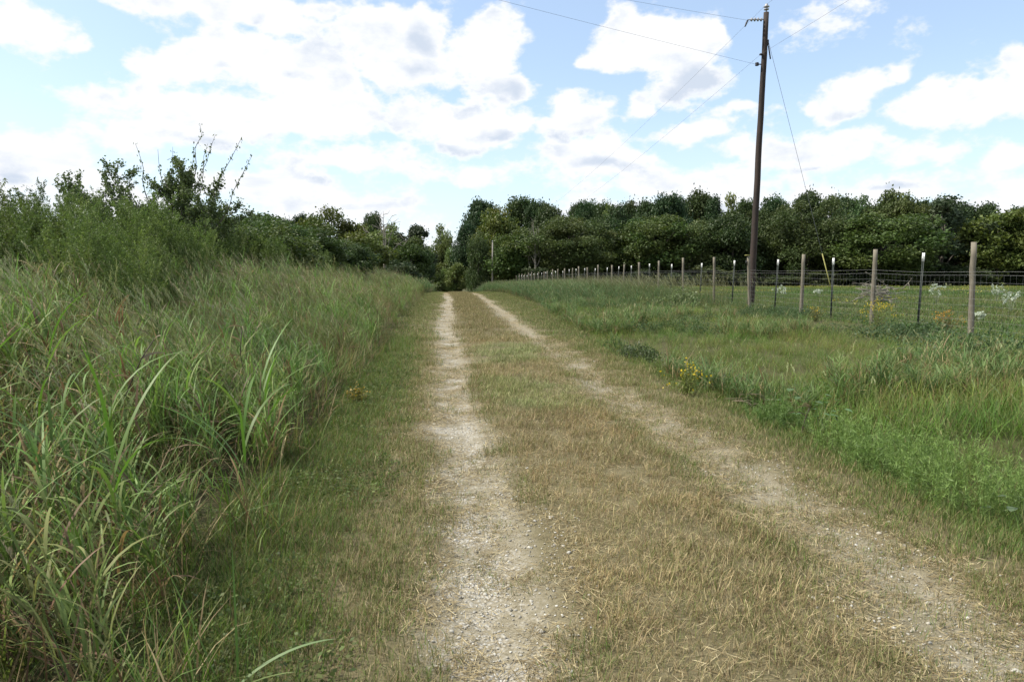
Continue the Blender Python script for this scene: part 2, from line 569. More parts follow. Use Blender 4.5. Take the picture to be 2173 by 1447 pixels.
def ground_z(x, y):
    x = np.asarray(x, float); y = np.asarray(y, float)
    yy = np.clip(y, -20, 48)
    t = np.clip(y - 48, 0, 400)
    road = 0.007 * yy - 0.0008 * np.minimum(t, 40) ** 2 - 0.05 * np.clip(t - 40, 0, 45)
    past = 0.3 * ss(y, -10, 40) - 0.75 * ss(y, 55, 150)
    s = ss(x, 4.0, 12.0)
    left = 0.42 * ss(y, -4, 6) + 0.38 * ss(y, 5, 10) - 1.1 * ss(y, 48, 110)
    sl = ss(-x, 1.3, 4.6)
    z = road * (1 - s) * (1 - sl) + past * s + left * sl
    z = z + 0.06 * (vnoise(x, y, 0.35, 3) - 0.5) * ss(np.abs(x - 1.1), 1.6, 4.0)
    a, b = track_c(y)
    near = 1 - ss(y, 60, 80)
    z = z - 0.045 * np.exp(-((x - a) / 0.3) ** 2) * near - 0.045 * np.exp(-((x - b) / 0.3) ** 2) * near
    z = z + 0.025 * (vnoise(x, y, 1.3, 3) - 0.5)
    z = z - 0.22 * np.exp(-((x - 4.0) / 0.7) ** 2) * ss(y, 1, 4) * (1 - ss(y, 14, 30))     # shallow roadside ditch
    return z


def G(x, y):
    return float(ground_z(x, y))


# ---------------------------------------------------------------- ground sheet
def axis(parts):
    out = []
    for a, b, s in parts:
        out.append(np.arange(a, b, s))
    out.append(np.array([parts[-1][1]]))
    return np.concatenate(out)


def ground_material():
    mat = bpy.data.materials.new('pasture_and_track_soil')
    N, L = nodes_of(mat)

    def m(op, a, b=None, c=None):
        n = N.new('ShaderNodeMath'); n.operation = op
        for i, v in enumerate((a, b, c)):
            if v is None: continue
            if isinstance(v, (int, float)): n.inputs[i].default_value = v
            else: L.new(v, n.inputs[i])
        return n.outputs[0]

    def sm(v, a, b, x=0.0, y=1.0):
        n = N.new('ShaderNodeMapRange'); n.interpolation_type = 'SMOOTHSTEP'
        L.new(v, n.inputs['Value'])
        n.inputs['From Min'].default_value = a; n.inputs['From Max'].default_value = b
        n.inputs['To Min'].default_value = x; n.inputs['To Max'].default_value = y
        return n.outputs['Result']

    def mix(f, a, b):
        n = N.new('ShaderNodeMix'); n.data_type = 'RGBA'
        if isinstance(f, float): n.inputs[0].default_value = f
        else: L.new(f, n.inputs[0])
        for i, v in ((6, a), (7, b)):
            if isinstance(v, tuple): n.inputs[i].default_value = (*v, 1)
            else: L.new(v, n.inputs[i])
        return n.outputs[2]
    out = N.new('ShaderNodeOutputMaterial')
    p = N.new('ShaderNodeBsdfPrincipled'); p.inputs['Roughness'].default_value = 0.95
    p.inputs['Specular IOR Level'].default_value = 0.15
    tc = N.new('ShaderNodeTexCoord'); pos = tc.outputs['Object']
    sp = N.new('ShaderNodeSeparateXYZ'); L.new(pos, sp.inputs[0])
    X, Y = sp.outputs[0], sp.outputs[1]

    def noise(s, d=4, r=0.55, vec=None):
        n = N.new('ShaderNodeTexNoise'); n.inputs['Scale'].default_value = s
        n.inputs['Detail'].default_value = d; n.inputs['Roughness'].default_value = r
        L.new(vec or pos, n.inputs['Vector']); return n.outputs[0]
    big, mid, fine, grit = noise(0.5, 3), noise(2.2, 4), noise(18, 5, 0.65), noise(90, 3, 0.7)
    w = m('ADD', m('MULTIPLY', m('SINE', m('ADD', m('MULTIPLY', Y, 0.19), 0.6)), 0.07), m('MULTIPLY', m('SINE', m('MULTIPLY', Y, 0.53)), 0.04))
    xw = m('ADD', m('SUBTRACT', X, w), m('MULTIPLY', m('SUBTRACT', mid, 0.5), 0.42))
    dl = m('ABSOLUTE', m('SUBTRACT', xw, TRACK_L)); dr = m('ABSOLUTE', m('SUBTRACT', xw, TRACK_R))
    dmin = m('MINIMUM', dl, dr)
    track = sm(dmin, 0.42, 0.10)
    core = m('MULTIPLY', m('MULTIPLY', sm(dmin, 0.36, 0.06), sm(X, 0.9, 1.4, 1.0, 0.25)), sm(m('ADD', m('MULTIPLY', mid, 0.6), m('MULTIPLY', fine, 0.4)), 0.44, 0.60))
    straw = mix(m('ADD', m('MULTIPLY', fine, 0.45), m('MULTIPLY', sm(grit, 0.3, 0.7), 0.55)), (0.11, 0.095, 0.06), (0.32, 0.285, 0.205))
    road = mix(fine, (0.09, 0.078, 0.042), (0.19, 0.165, 0.095))
    grass = mix(fine, (0.035, 0.036, 0.015), (0.085, 0.082, 0.036))
    far_g = mix(big, (0.07, 0.085, 0.032), (0.12, 0.12, 0.05))
    vor = N.new('ShaderNodeTexVoronoi'); vor.inputs['Scale'].default_value = 55; L.new(pos, vor.inputs['Vector'])
    stone = mix(vor.outputs['Color'], (0.36, 0.352, 0.325), (0.56, 0.55, 0.515))
    gravel = mix(sm(vor.outputs['Distance'], 0.25, 0.6), stone, (0.30, 0.27, 0.21))
    onroad = m('MULTIPLY', sm(xw, -1.05, -0.55), sm(xw, 3.3, 2.7))
    onroad = m('MULTIPLY', onroad, sm(Y, 75.0, 60.0))
    grass = mix(sm(X, 11.0, 13.0), grass, far_g)
    col = mix(onroad, grass, road)
    col = mix(m('MULTIPLY', track, onroad), col, straw)
    col = mix(m('MULTIPLY', core, onroad), col, gravel)
    L.new(col, p.inputs['Base Color'])
    h = m('ADD', m('MULTIPLY', fine, 0.6), m('MULTIPLY', grit, 0.4))
    h = m('SUBTRACT', h, m('MULTIPLY', m('MULTIPLY', vor.outputs['Distance'], 0.8), core))
    bp = N.new('ShaderNodeBump'); bp.inputs['Strength'].default_value = 0.8; bp.inputs['Distance'].default_value = 0.02
    L.new(h, bp.inputs['Height']); L.new(bp.outputs[0], p.inputs['Normal'])
    L.new(p.outputs[0], out.inputs['Surface'])
    return mat


gx = axis([(-3000, -400, 260), (-400, -60, 20), (-60, -8, 2), (-8, -1.5, 0.4), (-1.5, 4.5, 0.06), (4.5, 14, 0.5), (14, 60, 2), (60, 400, 17), (400, 3000, 260)])
gy = axis([(-600, -20, 58), (-20, 1.5, 1.2), (1.5, 14, 0.12), (14, 60, 0.6), (60, 200, 4), (200, 600, 40), (600, 4000, 340)])
GX, GY = np.meshgrid(gx, gy)
GZ = ground_z(GX, GY)
mb = MB()
nx, ny = len(gx), len(gy)
ii, jj = np.meshgrid(np.arange(nx - 1), np.arange(ny - 1))
k0 = (jj * nx + ii).ravel()
mb.add(np.stack([GX.ravel(), GY.ravel(), GZ.ravel()], 1), (0.1, 0.1, 0.05), quads=np.stack([k0, k0 + 1, k0 + nx + 1, k0 + nx], 1))
ground = mb.build('ground', ground_material(), smooth=True)
tag(ground, 'two-track dirt lane and grassy ground running to the wood', kind='structure')


# ---------------------------------------------------------------- scatter (geometry nodes)
_proto_n = [0]


def eulers(az, tilt=None, tilt_az=None):
    """rotation about z, then a tilt of each plant towards tilt_az"""
    n = len(az)
    c, s = np.cos(az), np.sin(az)
    R = np.zeros((n, 3, 3)); R[:, 0, 0] = c; R[:, 0, 1] = -s; R[:, 1, 0] = s; R[:, 1, 1] = c; R[:, 2, 2] = 1
    if tilt is not None:
        ax = np.stack([-np.sin(tilt_az), np.cos(tilt_az), np.zeros(n)], 1)
        K = np.zeros((n, 3, 3))
        K[:, 0, 1] = -ax[:, 2]; K[:, 0, 2] = ax[:, 1]; K[:, 1, 0] = ax[:, 2]; K[:, 1, 2] = -ax[:, 0]; K[:, 2, 0] = -ax[:, 1]; K[:, 2, 1] = ax[:, 0]
        T = np.eye(3)[None] + np.sin(tilt)[:, None, None] * K + (1 - np.cos(tilt))[:, None, None] * (K @ K)
        R = T @ R
    ey = np.arcsin(np.clip(-R[:, 2, 0], -1, 1))
    ex = np.arctan2(R[:, 2, 1], R[:, 2, 2]); ez = np.arctan2(R[:, 1, 0], R[:, 0, 0])
    return np.stack([ex, ey, ez], 1)


def scatter(name, protos, P, eul, scl, idx, tint, label):
    _proto_n[0] += 1
    coll = bpy.data.collections.new('plants_%02d' % _proto_n[0])
    for i, me in enumerate(protos):
        o = bpy.data.objects.new('clump_%02d_%03d' % (_proto_n[0], i), me)
        coll.objects.link(o)
    me = bpy.data.meshes.new(name)
    me.vertices.add(len(P)); me.vertices.foreach_set('co', np.asarray(P, np.float32).ravel())
    for nm, ty, arr, key in (('rotv', 'FLOAT_VECTOR', eul, 'vector'), ('scl', 'FLOAT_VECTOR', np.repeat(np.asarray(scl)[:, None], 3, 1) if np.ndim(scl) == 1 else scl, 'vector'), ('tint', 'FLOAT_VECTOR', tint, 'vector')):
        a = me.attributes.new(nm, ty, 'POINT'); a.data.foreach_set(key, np.asarray(arr, np.float32).ravel())
    a = me.attributes.new('vid', 'INT', 'POINT'); a.data.foreach_set('value', np.asarray(idx, np.int32))
    o = link(bpy.data.objects.new(name, me))
    g = bpy.data.node_groups.new(name + '_scatter', 'GeometryNodeTree')
    g.interface.new_socket('Geometry', in_out='INPUT', socket_type='NodeSocketGeometry')
    g.interface.new_socket('Geometry', in_out='OUTPUT', socket_type='NodeSocketGeometry')
    N, L = g.nodes, g.links
    gi, go = N.new('NodeGroupInput'), N.new('NodeGroupOutput')
    ci = N.new('GeometryNodeCollectionInfo'); ci.inputs['Collection'].default_value = coll
    ci.inputs['Separate Children'].default_value = True; ci.inputs['Reset Children'].default_value = True
    ip = N.new('GeometryNodeInstanceOnPoints'); ip.inputs['Pick Instance'].default_value = True

    def na(nm, ty):
        n = N.new('GeometryNodeInputNamedAttribute'); n.data_type = ty; n.inputs['Name'].default_value = nm
        return [s for s in n.outputs if s.enabled and s.name == 'Attribute'][0]
    er = N.new('FunctionNodeEulerToRotation'); L.new(na('rotv', 'FLOAT_VECTOR'), er.inputs[0])
    L.new(gi.outputs[0], ip.inputs['Points']); L.new(ci.outputs[0], ip.inputs['Instance'])
    L.new(na('vid', 'INT'), ip.inputs['Instance Index'])
    L.new(er.outputs[0], ip.inputs['Rotation']); L.new(na('scl', 'FLOAT_VECTOR'), ip.inputs['Scale'])
    L.new(ip.outputs[0], go.inputs[0])
    md = o.modifiers.new('scatter', 'NODES'); md.node_group = g
    tag(o, label, kind='stuff')
    return o


def visible(x, y, margin=9.0):
    """the wedge the photograph looks at, with a few degrees to spare"""
    az = np.degrees(np.arctan2(x, y)) - 5.15
    return (np.abs(az) < 35 + margin) | ((np.hypot(x, y) < 5) & (y > 0.4))


def rand_pts(x0, x1, y0, y1, dens, r):
    n = int((x1 - x0) * (y1 - y0) * dens)
    x = r.uniform(x0, x1, n); y = r.uniform(y0, y1, n)
    k = visible(x, y)
    return x[k], y[k]


def put(name, protos, x, y, r, label, s0=0.8, s1=1.25, tint=None, tilt=0.12, tilt_az=None, sink=0.01, az=None, idx=None, zs=None, smul=None):
    n = len(x)
    P = np.stack([x, y, ground_z(x, y) - sink], 1)
    a = r.uniform(0, 2 * math.pi, n) if az is None else az
    ta = r.uniform(0, 2 * math.pi, n) if tilt_az is None else tilt_az + r.normal(0, 0.5, n)
    e = eulers(a, np.abs(r.normal(0, tilt, n)) if np.isscalar(tilt) else tilt, ta)
    s = r.uniform(s0, s1, n)
    if smul is not None: s = s * smul
    if zs is not None:
        s = np.stack([s, s, s * zs], 1)
    if tint is None: tint = np.ones((n, 3))
    tint = tint * r.uniform(0.78, 1.22, n)[:, None]
    return scatter(name, protos, P, e, s, r.integers(0, len(protos), n) if idx is None else idx, tint, label)


# ---------------------------------------------------------------- grass clumps
def pal(r, cols, p=None, v=0.2):
    c = np.array(cols[r.choice(len(cols), p=p)])
    return c * r.uniform(1 - v, 1 + v)


TAN = [(0.35, 0.29, 0.165), (0.28, 0.225, 0.12), (0.205, 0.155, 0.08), (0.15, 0.105, 0.06)]
OLIVE = [(0.135, 0.15, 0.05), (0.11, 0.13, 0.042), (0.165, 0.163, 0.065)]
GREEN = [(0.108, 0.175, 0.036), (0.086, 0.148, 0.034), (0.145, 0.205, 0.048), (0.07, 0.118, 0.03)]


def turf(r, n, rad, l0, l1, w, cols, p=None, lean=0.5, curve=0.8, nseg=3):
    b = MB()
    for i in range(n):
        q = rad * math.sqrt(r.random()); t = r.uniform(0, 2 * math.pi)
        c = pal(r, cols, p)
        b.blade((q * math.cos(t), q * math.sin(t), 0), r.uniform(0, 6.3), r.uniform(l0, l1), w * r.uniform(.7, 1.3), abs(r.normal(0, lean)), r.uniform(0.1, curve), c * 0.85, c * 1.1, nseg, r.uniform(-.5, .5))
    return b


def thatch(r, n, rad, l0, l1, w, cols, p=None):
    b = MB()
    for i in range(n):
        q = rad * math.sqrt(r.random()); t = r.uniform(0, 2 * math.pi)
        c = pal(r, cols, p, 0.3)
        b.blade((q * math.cos(t), q * math.sin(t), r.uniform(0.0, 0.014)), r.uniform(0, 6.3), r.uniform(l0, l1), w * r.uniform(.7, 1.3), r.uniform(1.2, 1.6), r.uniform(-.2, .25), c, c, 2, r.uniform(-.6, .6))
    return b


def leafy(r, n, rad, h, s, cols, col2=None):
    """low ground cover with small round leaves"""
    b = MB()
    q = rad * np.sqrt(r.random(n)); t = r.uniform(0, 6.28, n)
    pos = np.stack([q * np.cos(t), q * np.sin(t), h * r.random(n) ** 0.6 * np.sqrt(np.maximum(0.05, 1 - (q / rad) ** 2 * .7))], 1)
    cs = np.array([pal(r, cols, None, .3) for _ in range(n)])
    ax = np.stack([np.cos(t), np.sin(t), np.full(n, 0.35)], 1)
    b.leaves(pos, r.uniform(.6, 1.2, n) * s, cs, 0.62, 0.2, r, ax)
    for i in range(max(3, n // 14)):
        q = rad * .6 * math.sqrt(r.random()); t = r.uniform(0, 6.28)
        b.blade((q * math.cos(t) * .5, q * math.sin(t) * .5, 0), t, h * r.uniform(.8, 1.2), 0.003, 0.2, .4, (.09, .08, .04), (.09, .1, .04), 2)
    return b


def meadow(r, n, rad, h0, h1, w, cols, p=None, heads=0, lean=0.25, curve=0.9, dead=0.15):
    """knee-high mixed grass clump"""
    b = MB()
    for i in range(n):
        q = rad * math.sqrt(r.random()); t = r.uniform(0, 6.28)
        c = pal(r, cols, p, .25)
        if r.random() < dead: c = pal(r, TAN[1:], None, .3)
        h = r.uniform(h0, h1)
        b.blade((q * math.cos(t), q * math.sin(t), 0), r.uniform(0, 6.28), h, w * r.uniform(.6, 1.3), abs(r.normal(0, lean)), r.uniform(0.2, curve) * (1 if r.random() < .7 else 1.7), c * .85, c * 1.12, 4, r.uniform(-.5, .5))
    for i in range(heads):
        q = rad * math.sqrt(r.random()); t = r.uniform(0, 6.28)
        head_stem(b, r, np.array((q * math.cos(t), q * math.sin(t), 0)), h1 * r.uniform(1.0, 1.4), 0.0035)
    return b


HEADC = [(0.24, 0.25, 0.13), (0.20, 0.21, 0.105), (0.30, 0.30, 0.18), (0.18, 0.165, 0.095)]
WIND = math.radians(200)      # grass leans to the left and a little towards the camera


def head_stem(b, r, base, h, w, panicle=0.22, spk=16, wspk=0.005, lean=None, stemc=(0.17, 0.18, 0.08)):
    az = WIND + r.normal(0, 0.45)
    lean = abs(r.normal(0.12, 0.1)) if lean is None else lean
    c = np.array(stemc) * r.uniform(.75, 1.25)
    p = b.blade(base, az, h, w, lean, r.uniform(.25, .7), c, c * 1.05, 6)
    hc = pal(r, HEADC, None, .25)
    n = len(p)
    d = p[-1] - p[-2]; d /= np.linalg.norm(d)
    for k in range(spk):
        f = k / spk
        o = p[-1] - d * panicle * (1 - f) * (h / 1.3)
        a2 = r.uniform(0, 6.28)
        side = np.array([math.cos(a2), math.sin(a2), r.uniform(.2, .9)]) * .5 + d * 1.0
        side /= np.linalg.norm(side)
        ln = panicle * r.uniform(.25, .5) * (1 - .6 * f) * (h / 1.3)
        pts = np.stack([o, o + side * ln * .5, o + side * ln + np.array([0, 0, -.12 * ln])])
        s = np.cross(side, [0, 0, 1]); s /= np.linalg.norm(s) + 1e-6
        b.ribbon(pts, [wspk * .35, wspk, wspk * .3], s, hc * .9, hc * 1.1)
    return p


def johnson(r, n, rad, h0, h1, wb, cols, p=None, heads=0.5, nl=6, dead=0.12, ll=(0.3, 0.62), lean=0.12, wspk=0.005):
    """tall reed-like grass: culms with long arching leaves and open seed heads"""
    b = MB()
    for i in range(n):
        q = rad * math.sqrt(r.random()); t = r.uniform(0, 6.28)
        base = np.array((q * math.cos(t), q * math.sin(t), 0))
        h = r.uniform(h0, h1)
        cs = pal(r, cols, p, .2)
        isdead = r.random() < dead
        if isdead: cs = pal(r, TAN[1:], None, .3)
        if r.random() < heads:
            pts = head_stem(b, r, base, h, 0.006, lean=abs(r.normal(lean, .1)), wspk=wspk, stemc=tuple(cs * 1.05))
        else:
            az = WIND + r.normal(0, .8)
            pts = b.blade(base, az, h * .8, 0.007, abs(r.normal(lean, .1)), r.uniform(.1, .5), cs * .9, cs, 6)
        for k in range(nl):
            f = r.uniform(.06, .8)
            j = f * (len(pts) - 1); j0 = int(j)
            o = pts[j0] + (pts[min(j0 + 1, len(pts) - 1)] - pts[j0]) * (j - j0)
            c = cs * r.uniform(.8, 1.25)
            if f < .3 and r.random() < .45: c = pal(r, TAN[1:], None, .3)
            az = WIND + r.normal(0, 1.1) if r.random() < .55 else r.uniform(0, 6.28)
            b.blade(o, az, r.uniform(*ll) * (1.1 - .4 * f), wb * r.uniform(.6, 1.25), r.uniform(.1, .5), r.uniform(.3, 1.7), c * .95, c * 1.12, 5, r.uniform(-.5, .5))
    return b


def weed(r, h, nb, nleaf, cols, leafl=0.075, plume=0.25, spread=0.55):
    """tall feathery weed: upright stem, upswept side shoots, narrow leaves"""
    b = MB()
    pts = b.blade((0, 0, 0), WIND + r.normal(0, .5), h, 0.012, abs(r.normal(.08, .05)), r.uniform(.05, .3), (.09, .09, .045), (.11, .13, .05), 8)
    P, A = [], []
    for k in range(nb):
        f = .18 + .8 * (k + r.random()) / nb
        j = f * 8; j0 = min(int(j), 7); o = pts[j0] + (pts[j0 + 1] - pts[j0]) * (j - j0)
        az = r.uniform(0, 6.28); ln = h * spread * (1.05 - f) * r.uniform(.6, 1.2) + .1
        q = b.blade(o, az, ln, 0.005, r.uniform(.5, .9), -r.uniform(.1, .5), (.09, .1, .045), (.1, .12, .05), 4)
        m_ = int(nleaf * (ln + .12))
        u = r.random(m_) ** .8 * 3.999
        u0 = u.astype(int)
        pp = q[u0] + (q[u0 + 1] - q[u0]) * (u - u0)[:, None]
        P.append(pp + r.normal(0, .018, (m_, 3)))
        dr = (q[-1] - q[0]) / np.linalg.norm(q[-1] - q[0])
        A.append(np.tile(dr * .9 + np.array([0, 0, -.15]), (m_, 1)) + r.normal(0, .55, (m_, 3)))
    P = np.concatenate(P); A = np.concatenate(A)
    base = pal(r, cols, None, .12)
    cs = base[None] * r.uniform(.7, 1.35, len(P))[:, None]
    b.leaves(P, leafl * r.uniform(.6, 1.3, len(P)), cs, .28, .0, r, A)
    return b


# ---------------------------------------------------------------- trees
def unit(r, n):
    d = r.normal(size=(n, 3)); return d / np.linalg.norm(d, axis=1)[:, None]


def crown_mesh(name, r, lobes, n, leaf, col, var=0.15, aspect=0.75, flat=0.35, hollow=0.3):
    """lobes: (x, y, z, rx, rz) in metres; leaf clumps through each lobe, denser near its skin"""
    b = MB()
    lob = np.array(lobes, float)
    wgt = lob[:, 3] * lob[:, 4] ** .5; wgt = wgt / wgt.sum()
    k = r.choice(len(lob), n, p=wgt)
    d = unit(r, n)
    rad = hollow + (1.08 - hollow) * r.random(n) ** 0.6
    rad = rad * (1 + .30 * r.normal(size=n) * (r.random(n) < .5))
    pos = lob[k, :3] + d * np.stack([lob[k, 3], lob[k, 3], lob[k, 4]], 1) * rad[:, None]
    pos[:, 2] = np.maximum(pos[:, 2], .15)
    lt = r.uniform(1 - var * .6, 1 + var * .6, len(lob))
    hue = r.normal(0, .10, len(lob))
    cs = np.array(col)[None] * .80 * (lt[k] * r.uniform(1 - var, 1 + var, n))[:, None]
    cs[:, 0] *= 1 + .6 * hue[k] + r.normal(0, .03, n)
    b.leaves(pos, leaf * r.uniform(.55, 1.35, n), cs, aspect, flat, r)
    return b.mesh(name, M_LEAF)


def limb_mesh(name, r, H, r0, tips, k=7, mat=None, wob=.04):
    b = MB()
    n = 8
    u = np.linspace(0, 1, n)
    top = .82 * H
    tr = np.stack([np.cumsum(r.normal(0, wob * H / n, n)), np.cumsum(r.normal(0, wob * H / n, n)), u * top], 1)
    tr[0, :2] = 0
    rr = r0 * (1 - .8 * u); rr[0] *= 1.35
    tr[0, 2] = -.4
    b.tube(tr, rr, (1, 1, 1), k)
    for t in tips:
        t = np.array(t, float)
        f = np.clip(t[2] / H * r.uniform(.45, .75), .1, .8)
        j = f * (n - 1) * 1.0; j0 = min(int(j), n - 2)
        o = tr[j0] + (tr[j0 + 1] - tr[j0]) * (j - j0)
        mid = o * .5 + t * .5 + r.normal(0, .05 * H, 3) + np.array([0, 0, .03 * H])
        uu = np.linspace(0, 1, 6)[:, None]
        pts = (1 - uu) ** 2 * o + 2 * uu * (1 - uu) * mid + uu ** 2 * t
        b.tube(pts, np.linspace(r0 * .42 * (1 - f * .6), r0 * .07, 6), (1, 1, 1), 5)
    return b.mesh(name, mat or M_TRUNK, True)


def lobes_round(r, W, H, z0, n, rs=(.17, .27), topbias=0.0, fill=.85):
    out = []
    for i in range(n):
        d = unit(r, 1)[0]
        f = fill * r.uniform(.5, 1.16)
        zc = z0 + (H - z0) * .5
        x, y = d[0] * W / 2 * f * .86, d[1] * W / 2 * f * .86
        z = zc + d[2] * (H - z0) / 2 * f * .86 + topbias * H * r.random()
        q = r.uniform(*rs) * W
        out.append((x, y, z, q, q * r.uniform(.6, .9)))
    return out


def lobes_pine(r, W, H, zf=.38):
    out = []
    n = 26
    for i in range(n):
        f = (i + .5) / n
        z = H * (zf + (1 - zf) * f * .96)
        ext = W / 2 * math.sqrt(max(.05, 1 - (f * 1.02 - .28) ** 2 / .58)) * .78
        a = i * 2.4 + r.normal(0, .4); e = ext * math.sqrt(r.uniform(.15, 1.0))
        q = W * r.uniform(.13, .21)
        out.append((e * math.cos(a), e * math.sin(a), z, q, q * r.uniform(.55, .8)))
    out.append((0, 0, H * .96, W * .16, H * .035))
    return out


def make_kind(kind, v):
    """unit trees 10 m high and (about) 8 m wide; copies are scaled"""
    r = np.random.default_rng(hash_kind(kind) + v)
    H, W = 10.0, 8.0
    if kind == 'pine':
        lb = lobes_pine(r, W, H, r.uniform(.3, .42)); n, leaf, col, asp = 13000, .34, (.052, .088, .032), .6
    elif kind == 'broadtop':
        lb = lobes_round(r, W, H, 1.8, 34, (.13, .2), .03, 1.0); n, leaf, col, asp = 15000, .34, (.088, .125, .042), .75
    elif kind == 'wispy':
        lb = lobes_round(r, W, H, .6, 80, (.09, .17), 0, 1.02); n, leaf, col, asp = 26000, .235, (.080, .110, .036), .65
    elif kind == 'olive':
        lb = lobes_round(r, W, H, .5, 70, (.10, .19), .01, 1.0); n, leaf, col, asp = 27000, .25, (.078, .116, .034), .7
    elif kind == 'dark':
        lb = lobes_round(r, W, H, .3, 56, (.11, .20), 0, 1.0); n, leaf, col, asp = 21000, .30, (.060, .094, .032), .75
    elif kind == 'yellow':
        lb = lobes_round(r, W, H, .6, 60, (.10, .19), .02, 1.0); n, leaf, col, asp = 12000, .36, (.105, .140, .036), .7
    elif kind == 'round':
        lb = lobes_round(r, W, H, .4, 34, (.14, .21), .02, .98); n, leaf, col, asp = 12000, .37, (.082, .128, .036), .75
    elif kind == 'bright':
        lb = lobes_round(r, W, H, .8, 34, (.13, .2), .02, 1.05); n, leaf, col, asp = 10000, .40, (.13, .18, .06), .75  # pale leaves; sunlight on the road-gap trees is put into this colour
    elif kind == 'airy':
        lb = lobes_round(r, W, H, .8, 52, (.08, .15), .02, 1.12); n, leaf, col, asp = 11000, .36, (.078, .104, .050), .72
    elif kind == 'slim':
        lb = lobes_round(r, W, H, .2, 40, (.16, .26), 0, 1.0); n, leaf, col, asp = 13000, .34, (.095, .135, .045), .75
    elif kind == 'bush':
        lb = lobes_round(r, W, H * .9, 0, 34, (.15, .24), 0, 1.0); n, leaf, col, asp = 8000, .55, (.066, .092, .038), .75
    elif kind == 'oak':
        lb = []
        for i in range(22):
            a = r.uniform(0, 6.28); e = r.uniform(.15, .5) * W
            z = H * (.6 + .34 * r.random()) - .25 * H * (e / (W * .5)) ** 2
            q = W * r.uniform(.07, .125)
            lb.append((e * math.cos(a), e * math.sin(a), z, q * 1.25, q * .7))
        n, leaf, col, asp = 8000, .33, (.050, .066, .032), .72
    crown = crown_mesh(kind + '_crown', r, lb, n, leaf, col, aspect=asp)
    tips = [l[:3] for l in lb[:: max(1, len(lb) // 9)]]
    trunk = limb_mesh(kind + '_trunk', r, H, .17 if kind == 'pine' else .22, tips)
    return crown, trunk


def hash_kind(k):
    return sum((i + 3) * ord(c) for i, c in enumerate(k)) * 11


_kinds = {}
NV = {'pine': 4, 'broadtop': 2, 'wispy': 3, 'olive': 3, 'dark': 3, 'yellow': 2, 'bright': 3, 'round': 2}
NAMES = {'pine': 'pine_tree', 'bush': 'bush', 'oak': 'oak_tree'}
CATS = {'pine': 'pine tree', 'bush': 'bush', 'oak': 'oak tree'}
_kc = {}


def plant_tree(kind, x, y, top, w, label, group='', z=None):
    v = _kc.get(kind, 0); _kc[kind] = v + 1
    key = (kind, v % NV.get(kind, 1))
    if key not in _kinds:
        _kinds[key] = make_kind(*key)
    cr, tr = _kinds[key]
    gz = G(x, y) if z is None else z
    h = max(1.5, top - gz)
    t = empty(NAMES.get(kind, 'tree'), (x, y, gz))
    # size of the built 10 x 8 m tree against the wanted one
    t.scale = (w / 8.0, w / 8.0, h / 10.0)
    t.rotation_euler = (0, 0, (v * 2.399) % 6.283)
    tag(t, label, CATS.get(kind, 'tree'), group or None)
    a = bpy.data.objects.new('crown', cr); link(a, t)
    b = bpy.data.objects.new('trunk', tr); link(b, t)
    k = random.Random(v * 17 + len(kind)).uniform(.8, 1.2); k2 = random.Random(v * 29 + len(kind)).uniform(.9, 1.12)
    a.color = (k * k2, k, k * (2 - k2), 1)
    return t


